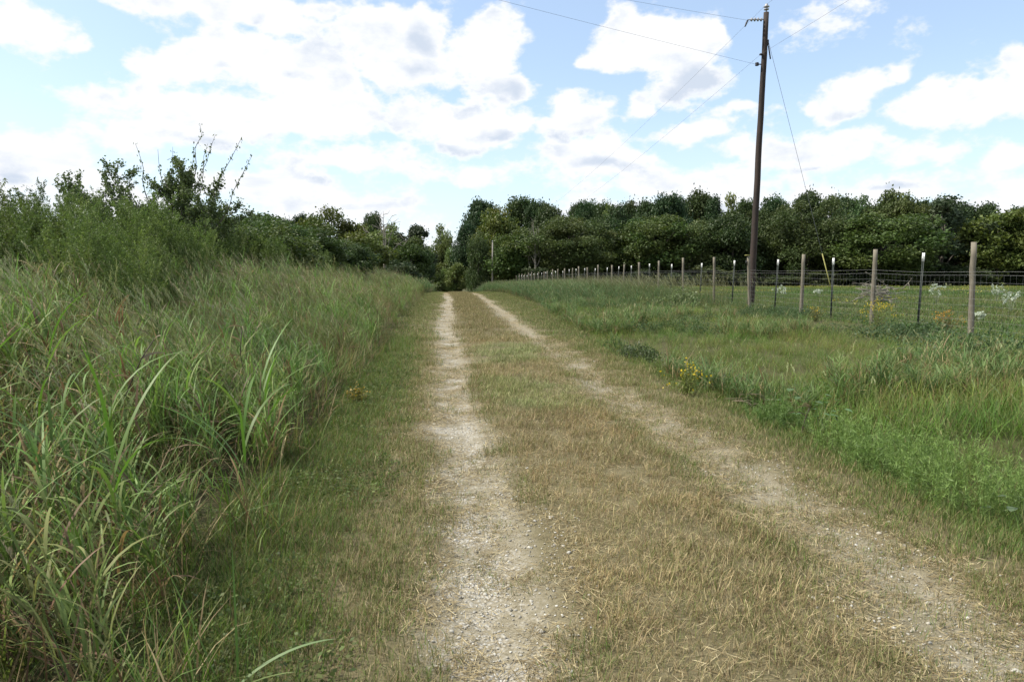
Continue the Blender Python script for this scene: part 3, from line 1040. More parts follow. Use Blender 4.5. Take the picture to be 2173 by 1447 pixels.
TREES = [
    ('bright', 2.2, 136.0, 4.8, 4.6, 'light leafy bush lit at the wood edge where the road ends', ''),
    ('slim', 5.7, 128.0, 8.7, 3.6, 'slim pale green tree draped in vines left of the small far pole', ''),
    ('yellow', 9.3, 135.7, 13.3, 8.0, 'tall yellowish green tree rising directly behind the small far pole', ''),
    ('round', 12.2, 125.4, 9.2, 7.9, 'bright topped round green tree just right of the small far pole', ''),
    ('wispy', 20.9, 122.6, 11.8, 12.6, 'broad brown-tinged tree above the smallest far fence posts', ''),
    ('dark', 29.6, 127.9, 13.8, 6.6, 'narrow dark tree filling the gap between two wide olive trees', ''),
    ('olive', 34.6, 122.4, 12.1, 13.5, 'wide olive green tree above the middle wooden fence posts', ''),
    ('wispy', 42.4, 123.7, 12.7, 12.1, 'brownish olive tree with thin bare twigs left of the utility pole', ''),
    ('dark', 47.6, 120.2, 12.9, 8.7, 'dark green tree standing immediately left of the utility pole', ''),
    ('dark', 56.1, 123.5, 13.3, 6.5, 'dark narrow tree showing just right of the utility pole', ''),
    ('wispy', 59.2, 117.2, 13.7, 12.4, 'broad brown-green tree behind the yellow guy wire guard', ''),
    ('olive', 67.6, 110.4, 11.3, 15.2, 'big dome-shaped olive tree behind the brush pile', ''),
    ('airy', 79.9, 113.3, 13.2, 11.5, 'airy grey-green tree with sky-lit leaves right of the dome-shaped tree', ''),
    ('yellow', 87.2, 110.6, 12.5, 10.5, 'bright yellow-green tree above the tallest nearest fence post', ''),
    ('olive', 95.2, 109.9, 13.1, 11.3, 'olive tree at the very end of the right wood', ''),
    ('round', -17.8, 71.9, 6.7, 3.6, 'round green tree just right of the sparse shrub on the skyline', ''),
    ('pine', -19.8, 97.2, 8.3, 2.8, 'lower of two dark pines peeking over the left thicket', ''),
    ('pine', -18.3, 97.0, 9.1, 3.3, 'higher of two dark pines peeking over the left thicket', ''),
    ('yellow', -11.8, 75.4, 7.9, 5.2, 'yellow-green tree with the highest crown of the left thicket', ''),
    ('yellow', -9.5, 77.2, 7.5, 4.4, 'yellow-green tree beside the highest crown of the left thicket', ''),
    ('pine', -9.6, 101.3, 9.6, 3.2, 'small dark pine top between the yellow-green crowns', ''),
    ('bright', -7.1, 81.0, 7.4, 4.1, 'fresh light green tree left of the dead grey snag', ''),
    ('oak', -3.8, 84.7, 8.0, 4.4, 'spreading oak leaning its open crown over the road gap', ''),
    ('yellow', -6.9, 62.9, 4.9, 5.1, 'yellowish olive tree at the front of the left thicket', ''),
    ('round', -3.3, 72.6, 5.1, 3.7, 'low green tree beside the road under the spreading oak', ''),
    ('olive', -9.9, 53.1, 4.3, 3.6, 'olive green tree behind the tall weeds', ''),
    ('olive', -8.0, 50.9, 3.6, 2.9, 'low olive tree between the dark tree and the front of the thicket', ''),
    ('dark', -2.5, 90.6, 4.7, 2.3, 'dark narrow tree at the road edge where the shade begins', ''),
    ('bush', -3.6, 60.6, 3.0, 2.3, 'small grey-green bush at the foot of the dead snag', ''),
    ('bright', -0.4, 180.8, 13.4, 6.0, 'sunlit pale tree seen through the gap at the road end', ''),
    ('bright', -2.0, 168.9, 10.6, 5.2, 'shorter sunlit tree in the gap at the road end', ''),
    ('bright', 2.5, 165.4, 8.6, 5.6, 'sunlit tree low at the right side of the road gap', ''),
    ('bright', 1.2, 156.6, 4.0, 7.0, 'sunlit bush closing the view at the foot of the road gap', ''),
    ('pine', 4.6, 148.2, 11.3, 5.0, 'rounded tree crown showing in the back row of the right wood', 'trees in the back row of the right wood'),
    ('pine', 7.6, 170.0, 15.6, 6.6, 'rounded tree crown showing in the back row of the right wood', 'trees in the back row of the right wood'),
    ('pine', 8.4, 165.9, 17.9, 8.5, 'rounded tree crown showing in the back row of the right wood', 'trees in the back row of the right wood'),
    ('bright', 12.5, 161.5, 16.9, 5.7, 'rounded tree crown showing in the back row of the right wood', 'trees in the back row of the right wood'),
    ('pine', 16.3, 157.2, 17.4, 8.1, 'rounded tree crown showing in the back row of the right wood', 'trees in the back row of the right wood'),
    ('pine', 19.0, 152.9, 16.1, 6.1, 'rounded tree crown showing in the back row of the right wood', 'trees in the back row of the right wood'),
    ('pine', 20.9, 148.7, 15.2, 6.0, 'rounded tree crown showing in the back row of the right wood', 'trees in the back row of the right wood'),
    ('pine', 30.4, 170.0, 17.9, 5.5, 'rounded tree crown showing in the back row of the right wood', 'trees in the back row of the right wood'),
    ('pine', 32.0, 165.8, 17.8, 5.4, 'rounded tree crown showing in the back row of the right wood', 'trees in the back row of the right wood'),
    ('pine', 35.1, 161.5, 16.9, 6.0, 'rounded tree crown showing in the back row of the right wood', 'trees in the back row of the right wood'),
    ('bright', 37.4, 157.3, 17.3, 6.4, 'rounded tree crown showing in the back row of the right wood', 'trees in the back row of the right wood'),
    ('pine', 38.4, 153.2, 16.3, 5.0, 'rounded tree crown showing in the back row of the right wood', 'trees in the back row of the right wood'),
    ('pine', 41.2, 148.9, 16.3, 7.3, 'rounded tree crown showing in the back row of the right wood', 'trees in the back row of the right wood'),
    ('pine', 44.2, 144.6, 17.0, 7.5, 'rounded tree crown showing in the back row of the right wood', 'trees in the back row of the right wood'),
    ('pine', 53.4, 165.9, 18.4, 5.4, 'rounded tree crown showing in the back row of the right wood', 'trees in the back row of the right wood'),
    ('pine', 56.6, 161.6, 19.3, 8.7, 'rounded tree crown showing in the back row of the right wood', 'trees in the back row of the right wood'),
    ('pine', 57.9, 157.4, 18.1, 5.7, 'rounded tree crown showing in the back row of the right wood', 'trees in the back row of the right wood'),
    ('bright', 61.1, 153.1, 18.0, 5.8, 'rounded tree crown showing in the back row of the right wood', 'trees in the back row of the right wood'),
    ('pine', 62.0, 149.0, 16.7, 5.4, 'rounded tree crown showing in the back row of the right wood', 'trees in the back row of the right wood'),
    ('pine', 65.7, 144.7, 16.6, 6.7, 'rounded tree crown showing in the back row of the right wood', 'trees in the back row of the right wood'),
    ('broadtop', 78.2, 165.7, 17.8, 5.5, 'rounded tree crown showing in the back row of the right wood', 'trees in the back row of the right wood'),
    ('pine', 81.2, 161.4, 19.5, 8.0, 'rounded tree crown showing in the back row of the right wood', 'trees in the back row of the right wood'),
    ('broadtop', 83.6, 157.1, 18.7, 7.8, 'rounded tree crown showing in the back row of the right wood', 'trees in the back row of the right wood'),
    ('pine', 85.9, 152.9, 17.8, 7.1, 'rounded tree crown showing in the back row of the right wood', 'trees in the back row of the right wood'),
    ('broadtop', 87.5, 148.7, 17.4, 6.2, 'rounded tree crown showing in the back row of the right wood', 'trees in the back row of the right wood'),
    ('broadtop', 88.1, 144.7, 18.1, 7.8, 'rounded tree crown showing in the back row of the right wood', 'trees in the back row of the right wood'),
    ('broadtop', 89.8, 140.5, 17.1, 7.8, 'rounded tree crown showing in the back row of the right wood', 'trees in the back row of the right wood'),
    ('pine', 107.3, 161.0, 18.0, 8.1, 'rounded tree crown showing in the back row of the right wood', 'trees in the back row of the right wood'),
    ('pine', 110.0, 156.8, 17.9, 7.9, 'rounded tree crown showing in the back row of the right wood', 'trees in the back row of the right wood'),
    ('pine', 111.9, 152.6, 16.4, 7.7, 'rounded tree crown showing in the back row of the right wood', 'trees in the back row of the right wood'),
    ('pine', 114.1, 148.4, 16.4, 7.6, 'rounded tree crown showing in the back row of the right wood', 'trees in the back row of the right wood'),
    ('bright', 115.1, 144.2, 15.7, 6.1, 'rounded tree crown showing in the back row of the right wood', 'trees in the back row of the right wood'),
    ('pine', 115.5, 140.2, 14.8, 7.2, 'rounded tree crown showing in the back row of the right wood', 'trees in the back row of the right wood'),
]


for (kind, x, y, top, w, label, group) in TREES:
    plant_tree(kind, x, y, top, w * (1.3 if group else 1.12), label, group)

# the shaded inside of the wood: trees between the front row and the back row
rr_ = np.random.default_rng(21)
inner = []
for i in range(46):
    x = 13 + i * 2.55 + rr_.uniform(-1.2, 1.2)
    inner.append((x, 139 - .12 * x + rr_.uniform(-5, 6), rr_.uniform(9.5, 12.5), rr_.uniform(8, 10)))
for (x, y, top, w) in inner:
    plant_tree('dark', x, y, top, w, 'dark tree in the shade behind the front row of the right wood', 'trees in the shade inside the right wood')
for i in range(14):
    x = -62 + i * 4.2 + rr_.uniform(-1, 1)
    plant_tree('olive', x, 88 + rr_.uniform(-6, 8), rr_.uniform(4.6, 6.0), 8.5, 'tree inside the left wood behind the thicket', 'trees inside the left wood')
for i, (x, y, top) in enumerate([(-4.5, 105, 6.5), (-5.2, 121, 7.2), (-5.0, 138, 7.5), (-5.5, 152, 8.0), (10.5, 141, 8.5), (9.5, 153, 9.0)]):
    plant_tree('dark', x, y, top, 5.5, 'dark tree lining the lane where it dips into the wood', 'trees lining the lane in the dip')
# low growth along the foot of the right wood
for i in range(17):
    x = 15 + i * 5.4 + rr_.uniform(-1, 1)
    y = 120 - .1 * x + rr_.uniform(-4, 2)
    plant_tree('bush', x, y, G(x, y) + rr_.uniform(1.2, 3.8), rr_.uniform(2.5, 6.5), 'low dark bush along the foot of the right wood', 'bushes along the foot of the right wood')
for i, (x, y, top, w) in enumerate([(-6.4, 27, 3.3, 3.6), (-7.2, 30, 3.9, 4.0), (-8.6, 33, 4.3, 4.6), (-7.2, 37, 4.0, 4.4), (-6.2, 44, 3.7, 4.0), (-10.6, 31, 4.5, 5.0)]):
    lab = ['nearest of the dark bushes right of the sparse shrub', 'dark bush at the edge of the tall feathery weeds', 'largest dark bush between the weeds and the left thicket',
           'dark bush in front of the left thicket above pale grass', 'small dark bush closest to the lane before the left thicket', 'tall dark bush beneath the round green tree on the skyline'][i]
    t = plant_tree('olive', x, y, top, w, lab, '')
    t.name = 'bush'; t['category'] = 'bush'


def snag(x, y, H, w, label, seed, nb=11):
    r = np.random.default_rng(seed)
    z = G(x, y)
    t = empty('dead_tree', (x, y, z)); tag(t, label, 'dead tree')
    tips = []
    for i in range(nb):
        f = .35 + .62 * (i + 1) / nb; a = r.uniform(0, 6.28)
        tips.append((math.cos(a) * w * (1.15 - f) * r.uniform(.6, 1), math.sin(a) * w * .6 * (1.15 - f), H * min(1, f + r.uniform(.02, .14))))
    me = limb_mesh('snag_trunk', r, H, .19, tips, mat=M_SNAG, wob=.03)
    link(bpy.data.objects.new('trunk', me), t)
    b = MB()
    for tp in tips:
        for q in range(5):
            d = unit(r, 1)[0]; d[2] = abs(d[2])
            o = np.array(tp) * r.uniform(.8, 1.0)
            b.tube(np.stack([o, o + d * w * .12, o + d * w * .22 + r.normal(0, .03 * w, 3)]), [.025, .018, .008], (1, 1, 1), 4)
    b.build('twigs', M_SNAG, t)['kind'] = 'stuff'


snag(-5.2, 66.0, 6.6, 3.6, 'bare grey dead tree before the left thicket beside the spreading oak', 5)
snag(14.6, 121.0, 10.8, 2.6, 'bare grey dead tree right of the round bright topped tree', 8)
snag(40.2, 119.5, 9.2, 3.4, 'pale bare branching tree in the wood left of the utility pole', 13)


# ---------------------------------------------------------------- shrub breaking the skyline on the left
def skyline_shrub():
    r = np.random.default_rng(41)
    x0, y0 = -7.3, 20.7
    z0 = G(x0, y0)
    t = empty('shrub', (x0, y0, z0))
    tag(t, 'sparse shrub with long leafy shoots rising above the tall weeds against the sky', 'shrub')
    wood, lv = MB(), MB()
    P, A, S = [], [], []

    def branch(o, d, ln, rad, depth, leafy_from):
        n = 7
        pts = [np.array(o, float)]
        d = np.array(d, float)
        for i in range(n):
            d = d + r.normal(0, .10, 3) + np.array([0, 0, .045]); d /= np.linalg.norm(d)
            pts.append(pts[-1] + d * ln / n)
        pts = np.array(pts)
        wood.tube(pts, np.linspace(rad, rad * .35, n + 1), (1, 1, 1), 5, False)
        for j in range(int(ln * (84 if depth else 18))):
            u = leafy_from + (1 - leafy_from) * r.random(); u *= n
            k = min(int(u), n - 1)
            P.append(pts[k] + (pts[k + 1] - pts[k]) * (u - k) + r.normal(0, .045, 3))
            A.append(d * .6 + unit(r, 1)[0] * .8); S.append(r.uniform(.06, .115))
        if depth < 3:
            for j in range((5, 4, 3)[depth]):
                u = r.uniform(.3, .98) * n; k = min(int(u), n - 1)
                dd = d + unit(r, 1)[0] * .75; dd[2] = abs(dd[2]) * .75 + .12; dd /= np.linalg.norm(dd)
                branch(pts[k], dd, ln * r.uniform(.34, .56), rad * .5, depth + 1, .1)
    for k, (dx, dz, ln) in enumerate([(-1.2, .55, 2.6), (-1.0, .75, 2.9), (-.85, .62, 2.7), (-.62, .72, 2.7), (-.42, .85, 2.8), (-.15, .95, 2.4), (.05, 1, 2.6), (.22, .95, 2.9), (.40, .85, 2.9), (.55, .75, 2.7), (-.3, .9, 2.2)]):
        branch((dx * .3, r.uniform(-.3, .3), .2), (dx, r.uniform(-.3, .3), dz), ln, .035, 0, .5)
    # long whippy shoots on the right half
    for (tx, tz) in [(.85, 4.78), (1.15, 4.45), (1.85, 4.45), (2.15, 3.95), (1.05, 4.2), (.6, 4.0), (-.9, 4.25), (.1, 4.15), (-.2, 4.0)]:
        o = np.array((tx * .62, r.uniform(-.4, .4), tz - 1.7)); e = np.array((tx, r.uniform(-.4, .4), tz))
        pts = np.linspace(o, e, 6) + r.normal(0, .03, (6, 3))
        wood.tube(pts, np.linspace(.014, .004, 6), (1, 1, 1), 4, False)
        for j in range(52 if tx > .5 else 20):
            u = r.random() * 4.999; k = int(u)
            P.append(pts[k] + (pts[k + 1] - pts[k]) * (u - k) + r.normal(0, .03, 3)); A.append(np.array((0, 0, .8)) + unit(r, 1)[0] * .7); S.append(r.uniform(.06, .11))
    P = np.array(P); A = np.array(A); S = np.array(S)
    cs = np.array((.088, .122, .046))[None] * r.uniform(.65, 1.4, len(P))[:, None]
    lv.leaves(P, S, cs, .5, 0, r, A)
    wood.build('branches', M_TRUNK, t)
    o = lv.build('leaves', M_PLANT, t)


skyline_shrub()


# ---------------------------------------------------------------- grass and weeds
r = np.random.default_rng(101)

# protos -------------------------------------------------------------
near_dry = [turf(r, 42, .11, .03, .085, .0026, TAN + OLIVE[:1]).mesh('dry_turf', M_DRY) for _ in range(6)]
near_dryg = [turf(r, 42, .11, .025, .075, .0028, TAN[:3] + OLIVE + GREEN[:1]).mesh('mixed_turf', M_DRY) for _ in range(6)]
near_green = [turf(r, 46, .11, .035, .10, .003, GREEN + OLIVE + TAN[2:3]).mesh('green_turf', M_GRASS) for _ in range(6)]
near_straw = [thatch(r, 44, .12, .02, .06, .003, TAN[:3] + [(.42, .36, .22)]).mesh('straw', M_DRY) for _ in range(6)]
tall_dry = [turf(r, 52, .12, .03, .095, .0028, TAN + TAN[:2] + OLIVE, None, .65, 1.2, 4).mesh('strip_grass', M_DRY) for _ in range(6)]
far_dry = [turf(r, 60, .3, .04, .11, .006, TAN + OLIVE).mesh('far_dry_turf', M_DRY) for _ in range(4)]
far_mix = [turf(r, 60, .3, .03, .09, .006, TAN[:3] + OLIVE + GREEN).mesh('far_mixed_turf', M_DRY) for _ in range(4)]


def dens_falloff(x, y, r, d0, p):
    d = np.hypot(x, y)
    return r.random(len(x)) < np.minimum(1, (d0 / d) ** p)


# --- lane: near part
x, y = rand_pts(-1.3, 3.6, 1.2, 17, 330, r)
k = dens_falloff(x, y, r, 3.6, 1.15); x, y = x[k], y[k]
a, b = track_c(y)
wob = (vnoise(x, y, 1.6, 3) - .5) * .62
dl, dr = np.abs(x + wob - a), np.abs(x + wob - b)
dm = np.minimum(dl, dr)
bare = vnoise(x + 31, y * .8, 1.7, 3)
lod = 1 + np.clip((np.hypot(x, y) - 4) / 9, 0, 1.2)
centre = (x > a + .42) & (x < b - .42) & (dm > .34)
u = r.random(len(x))
bare = np.where(x > 1.1, bare - .10, bare)
strawk = (centre & (u >= .78)) | (dm < .46) & (u < np.where(dm < .22, np.clip((.62 - bare) * 3.2, .08, .8), .78))
tuftk = (dm < .44) & (u > np.where(x > 1.1, .32, .70)) & (bare < np.where(x > 1.1, .62, .53))
hgt = vnoise(x + 3, y + 3, 1.1, 3)
sel = centre & (u < .78)
t = np.stack([1 + .35 * (vnoise(x, y, .9, 2) - .5)] * 3, 1)
gm = ss(vnoise(x + 9, y + 4, .8, 3), .5, .68)
rust = ss(vnoise(x + 17, y + 8, .8, 3), .42, .66)
t = t * np.stack([1 + .04 * rust, 1 - .03 * rust, 1 - .08 * rust], 1)
put('dry_strip_grass', tall_dry, x[sel], y[sel], r, 'dry brown grass on the strip between the wheel tracks', .6, 1.1, (1.12 * t * np.stack([1 - .15 * gm, 1 + .1 * gm, 1 - .05 * gm], 1))[sel], .18, smul=(np.sqrt(lod) * (.8 + .4 * ss(hgt, .3, .7)))[sel])
put('straw', near_straw, x[strawk], y[strawk], r, 'flattened pale straw in the wheel tracks', .8, 1.3, None, .05, smul=np.sqrt(lod)[strawk])
sel = tuftk
put('track_tufts', near_dryg, x[sel], y[sel], r, 'short dry tufts in the wheel tracks', .5, .9, None, .2, smul=np.sqrt(lod)[sel])
green_l = np.clip(ss(-x, .35, .95) + .3 * (vnoise(x, y, 1.1, 2) - .5), 0, 1)
green_r = np.clip(ss(x, 2.75, 3.5) + .5 * (vnoise(x, y, 1.1, 2) - .5), 0, 1)
side = (~centre) & (dm > .36)
sg = side & (((x < 1) & (u < green_l)) | ((x >= 1) & (u < green_r)))
sd = side & ~sg & (u < .97)
put('verge_grass', near_green, x[sg], y[sg], r, 'short green grass on the verges of the lane', .7, 1.3, None, .15, smul=np.sqrt(lod)[sg])
put('verge_dry_grass', near_dryg, x[sd], y[sd], r, 'short olive and tan grass beside the wheel tracks', .7, 1.2, None, .15, smul=np.sqrt(lod)[sd])

# --- lane: far part
x, y = rand_pts(-1.4, 4.2, 16, 66, 26, r)
a, b = track_c(y)
wob = (vnoise(x, y, 1.2, 3) - .5) * .4
dm = np.minimum(np.abs(x + wob - a), np.abs(x + wob - b))
u = r.random(len(x))
sel = (dm > .38) & (x > a) & (x < b)
put('far_strip_grass', far_dry, x[sel], y[sel], r, 'dry grass on the far strip between the wheel tracks', .7, 1.2, None, .1)
sel = (dm > .42) & ((x < a) | (x > b))
put('far_verge_grass', far_mix, x[sel], y[sel], r, 'short olive grass on the far verges of the lane', .7, 1.3, None, .1)
sel = (dm < .4) & (u < .22)
put('far_straw', near_straw, x[sel], y[sel], r, 'flattened straw in the far wheel tracks', 1.6, 2.6, None, .05)

# --- leafy ground cover on the left verge
lowleaf = [leafy(r, 90, .15, .085, .020, [(.08, .115, .035), (.10, .135, .042), (.12, .14, .05), (.065, .095, .03)]).mesh('low_leaves', M_GRASS) for _ in range(5)]
x, y = rand_pts(-1.5, -.15, 1.4, 13, 60, r)
k = (r.random(len(x)) < np.clip(.2 + 1.9 * (vnoise(x, y, 1.0, 2) - .42), 0, 1)) & (x < -.35 - .25 * vnoise(x, y, .7))
put('ground_cover', lowleaf, x[k], y[k], r, 'low small-leaved ground cover at the foot of the tall grass', .7, 1.4, None, .1)

# --- limestone pebbles
def pebble(rr):
    b = MB()
    bm_v = []
    n1, n2 = 5, 8
    v = [(0, 0, 1)]
    for i in range(1, n1):
        ph = math.pi * i / n1
        for j in range(n2):
            th = 2 * math.pi * j / n2
            v.append((math.sin(ph) * math.cos(th), math.sin(ph) * math.sin(th), math.cos(ph)))
    v.append((0, 0, -1)); v = np.array(v)
    v *= (1 + rr.normal(0, .13, len(v)))[:, None]
    v *= np.array([1, rr.uniform(.6, .9), rr.uniform(.35, .6)])
    q, t = [], []
    for i in range(n1 - 2):
        for j in range(n2):
            a0 = 1 + i * n2; q.append((a0 + j, a0 + n2 + j, a0 + n2 + (j + 1) % n2, a0 + (j + 1) % n2))
    for j in range(n2):
        t.append((0, 1 + j, 1 + (j + 1) % n2)); l = 1 + (n1 - 2) * n2; t.append((len(v) - 1, l + (j + 1) % n2, l + j))
    b.add(v, (1, 1, 1), q, t)
    return b


M_STONE = leaf_material('limestone_chips', 'instance', 0.0, 0.9, 0.2)
stones = [pebble(r).mesh('pebble', M_STONE) for _ in range(8)]
x, y = rand_pts(-.7, 3.0, 1.5, 14, 1100, r)
k = dens_falloff(x, y, r, 3.6, .9); x, y = x[k], y[k]
a, b = track_c(y)
wob = (vnoise(x, y, 1.6, 3) - .5) * .62
dm = np.minimum(np.abs(x + wob - a), np.abs(x + wob - b))
bare = vnoise(x + 31, y * .8, 1.7, 3)
k = (dm < .56) & (r.random(len(x)) < np.clip((bare - np.where(x > 1.1, .50, .42)) * 7, .015, 1) * np.clip(1.3 - dm * 2.4, .05, 1))
x, y = x[k], y[k]
base = np.array([(.34, .32, .27), (.41, .395, .35), (.28, .26, .215), (.45, .44, .405)])[r.integers(0, 4, len(x))]
sz = np.clip(.0042 * np.exp(r.normal(0, .48, len(x))), .002, .016)
put('gravel', stones, x, y, r, 'pale limestone gravel showing in the wheel tracks', .9, 1.1, base, .35, sink=-.003, smul=sz)

# --- tall grass on the left
JC = [(.128, .205, .052), (.105, .18, .046), (.155, .23, .068), (.145, .185, .06)]
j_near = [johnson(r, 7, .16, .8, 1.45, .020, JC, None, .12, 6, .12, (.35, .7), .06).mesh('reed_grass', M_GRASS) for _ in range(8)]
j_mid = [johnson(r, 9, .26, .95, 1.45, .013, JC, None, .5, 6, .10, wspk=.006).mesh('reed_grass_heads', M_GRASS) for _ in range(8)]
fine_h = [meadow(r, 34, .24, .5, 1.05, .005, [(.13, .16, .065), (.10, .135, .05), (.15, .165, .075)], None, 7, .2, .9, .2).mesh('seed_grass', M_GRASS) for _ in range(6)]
deadg = [turf(r, 36, .2, .2, .6, .006, TAN[2:] + [(.10, .065, .04), (.07, .045, .03)], None, .55, 1.8, 5).mesh('dead_grass', M_DRY) for _ in range(5)]
underg = [meadow(r, 40, .2, .18, .5, .006, GREEN + OLIVE, None, 0, .35, 1.1, .25).mesh('under_grass', M_GRASS) for _ in range(5)]


def edge_l(y):
    return -1.12 - .22 * ss(y, 2, 9) + .28 * (vnoise(np.asarray(y) * 0 + 5, y, .9, 2) - .5)


x, y = rand_pts(-13, -.8, 1.0, 60, 26, r)
d = np.hypot(x, y)
k = (x < edge_l(y)) & (r.random(len(x)) < np.clip(9 / d, .25, 1)); x, y, d = x[k], y[k], d[k]
hol = vnoise(x + 11, y + 5, .55, 2)
k = (hol > .38) | (r.random(len(x)) < .15) | (d < 4.5); x, y, d = x[k], y[k], d[k]
brown = ss(vnoise(x + 40, y + 13, .6, 3), .52, .7)
patch = vnoise(x, y, .45, 3); u = r.random(len(x))
thin = ss(d, 3.0, 9)
into = np.clip((edge_l(y) - x) / .9, .0, 1)
hs = (.62 + .38 * into) * (.80 + .20 * ss(d, 7, 24))
tnt = np.stack([1 + .5 * (patch - .5) - .02 * brown, 1 + .25 * (patch - .5) - .22 * brown, 1 + .3 * (patch - .5) - .08 * brown], 1)
sel = ((d < 8) & (u < .60)) | ((x > edge_l(y) - 1.1) & (u < .16) & (d < 40))
put('reed_grass', j_near, x[sel], y[sel], r, 'tall green reed-like grass close by on the left', .75, 1.15, tnt[sel], .07, WIND, az=r.normal(0, .5, sel.sum()), smul=hs[sel])
sel = (d >= 5) & (u < .46)
put('tall_grass', j_mid, x[sel], y[sel], r, 'tall seeding grass bent by wind along the left of the lane', .8, 1.12, tnt[sel] * np.array([1.02, 1.06, 1.10]), .13, WIND, az=r.normal(0, .5, sel.sum()), smul=hs[sel])
sel = (u > .46) & (u < .84) & ((d > 6) | (x < -2.6))
put('seed_grass', fine_h, x[sel], y[sel], r, 'fine grey-green seed heads filling the tall grass on the left', .75, 1.15, tnt[sel] * np.array([1.08, 1.12, 1.05]), .16, WIND, az=r.normal(0, .5, sel.sum()), smul=hs[sel])
sel = (u > .80) & (d < 18)
put('dead_grass', deadg, x[sel], y[sel], r, 'dead brown stems tangled under the tall grass on the left', .7, 1.2, None, .25)
x, y = rand_pts(-4.5, -.75, 1.0, 14, 16, r)
k = (x < edge_l(y) + .18) & ((x < edge_l(y) - .7) | (r.random(len(x)) < .45))
put('under_grass', underg, x[k], y[k], r, 'green under-layer at the foot of the tall grass', .7, 1.2, None, .2)

# --- tall feathery weeds behind
WC = [(.086, .125, .033), (.098, .134, .037), (.076, .112, .032), (.106, .142, .039)]
weeds = [weed(r, r.uniform(2.0, 2.5), 34, 75, WC, .060).mesh('weed', M_GRASS) for _ in range(7)]
x, y = rand_pts(-24, -3.4, 9.0, 46, 5.2, r)
edge = -3.9 - .16 * (y - 9) + .8 * (vnoise(y, y * 0, .5, 2) - .5)
lo = ss(y, 8.5, 13)
k = (x < np.where(y < 24, np.minimum(edge, -4.2), -5.6 + .02 * y)) & (y > 10.5 + .20 * (-x - 5) * 0) & (r.random(len(x)) < lo)
x, y = x[k], y[k]
hm = .80 + .42 * (vnoise(x + 3, y, .33, 2) - .3)
ramp = ss(-x + edge_w if False else -x, 3.8, 6.6)
put('tall_weeds', weeds, x, y, r, 'head-high feathery green weeds massed behind the grass on the left', .85, 1.1, np.stack([1 + .3 * (vnoise(x, y, .3, 2) - .5) + .34 * ss(x, -7.5, -5)] * 3, 1), .12, WIND, smul=(1.06 - .26 * ss(y, 22, 40)) * hm * (.62 + .38 * ramp))

# --- right shoulder
mead = [meadow(r, 44, .2, .16, .38, .0045, GREEN + OLIVE[:2], None, 0, .4, 1.3, .08).mesh('roadside_grass', M_GRASS) for _ in range(7)]
mead_h = [meadow(r, 36, .22, .25, .55, .006, GREEN[:2] + OLIVE[:2], None, 2, .3, 1.1, .12).mesh('roadside_tall', M_GRASS) for _ in range(6)]
lush = [johnson(r, 8, .22, .35, .75, .013, [(.080, .135, .045), (.095, .145, .05), (.11, .16, .055)], None, .08, 6, .06, (.25, .5), .2).mesh('lush_grass', M_GRASS) for _ in range(6)]
x, y = rand_pts(2.9, 13.2, 1.5, 48, 42, r)
d = np.hypot(x, y)
er = 3.12 + .35 * (vnoise(y * 0 + 2, y, .5, 2) - .5) + .9 * ss(y, 18, 36)
k = (x > er) & (r.random(len(x)) < np.clip(10 / d, .3, 1)); x, y, d, er = x[k], y[k], d[k], er[k]
patch = vnoise(x + 50, y, .42, 3); p2 = vnoise(x + 7, y + 90, .9, 2); u = r.random(len(x))
ht = .62 + .5 * ss(patch, .35, .65)
ed = np.clip((x - er) / .7, .35, 1)
green_band = 1
near_f = .92 - .42 * ss(x, 8.0, 11)
tg = np.stack([1.02 + .9 * (p2 - .4), 1.14 + .2 * (p2 - .5), .95 + .6 * (p2 - .4)], 1)
sel = u < .62
put('roadside_grass', mead, x[sel], y[sel], r, 'knee-high mixed green grass on the right shoulder', .75, 1.25, tg[sel], .22, WIND, smul=(ht * ed * near_f)[sel])
sel = (u > .62) & (u < .86) & (x > er + .3)
put('roadside_tall_grass', mead_h, x[sel], y[sel], r, 'taller seeding grass scattered over the right shoulder', .6, 1.0, tg[sel], .2, WIND, smul=(ht * near_f)[sel])
sel = (u > .62) & (patch > .52) & (x > er + .2) & (y > 8) & (x < 10.5)
put('lush_grass', lush, x[sel], y[sel], r, 'lush broad-bladed grass patches beside the fence', .6, 1.0, None, .2, WIND, smul=near_f[sel])
# leafy patches
lf = [leafy(r, 110, .24, .26, .036, [(.055, .095, .035), (.07, .11, .045), (.045, .08, .03)]).mesh('leafy_patch', M_GRASS) for _ in range(5)]
x, y = rand_pts(3.3, 12.5, 4, 30, 9, r)
k = (vnoise(x + 20, y + 60, .38, 2) > .60) & ((y > 8) | (x > 5.2))
put('leafy_patches', lf, x[k], y[k], r, 'low leafy weeds mixed into the shoulder grass', .7, 1.3, None, .1)
# far tall strip along the fence
strip = [johnson(r, 9, .3, .7, 1.1, .012, [(.085, .14, .05), (.10, .15, .06), (.075, .125, .05)], None, .45, 6, .06, (.25, .5), .14, .008).mesh('strip_reed', M_GRASS) for _ in range(6)]
x, y = rand_pts(3.6, 12.4, 24, 92, 7, r)
el_ = 4.05 + .5 * ss(y, 30, 50) * 0
k = (x > 3.5 + .75 * ss(y, 24, 34) - .6 * ss(y, 45, 60)) & (r.random(len(x)) < ss(y, 23, 36)) & (x < 12.2)
x, y = x[k], y[k]
hh = .45 + .55 * ss(y, 24, 44)
put('fence_row_grass', strip, x, y, r, 'tall green grass with seed heads along the far fence line', .75, 1.1, np.stack([1 + .4 * (vnoise(x, y, .3, 2) - .5)] * 3, 1), .14, WIND, az=r.normal(0, .5, len(x)), smul=hh)
headw = [meadow(r, 4, .3, .5, .9, .006, OLIVE, None, 9, .2, .8, .1).mesh('fence_heads', M_GRASS) for _ in range(4)]
x, y = rand_pts(8.5, 13.0, 28, 64, 2.4, r)
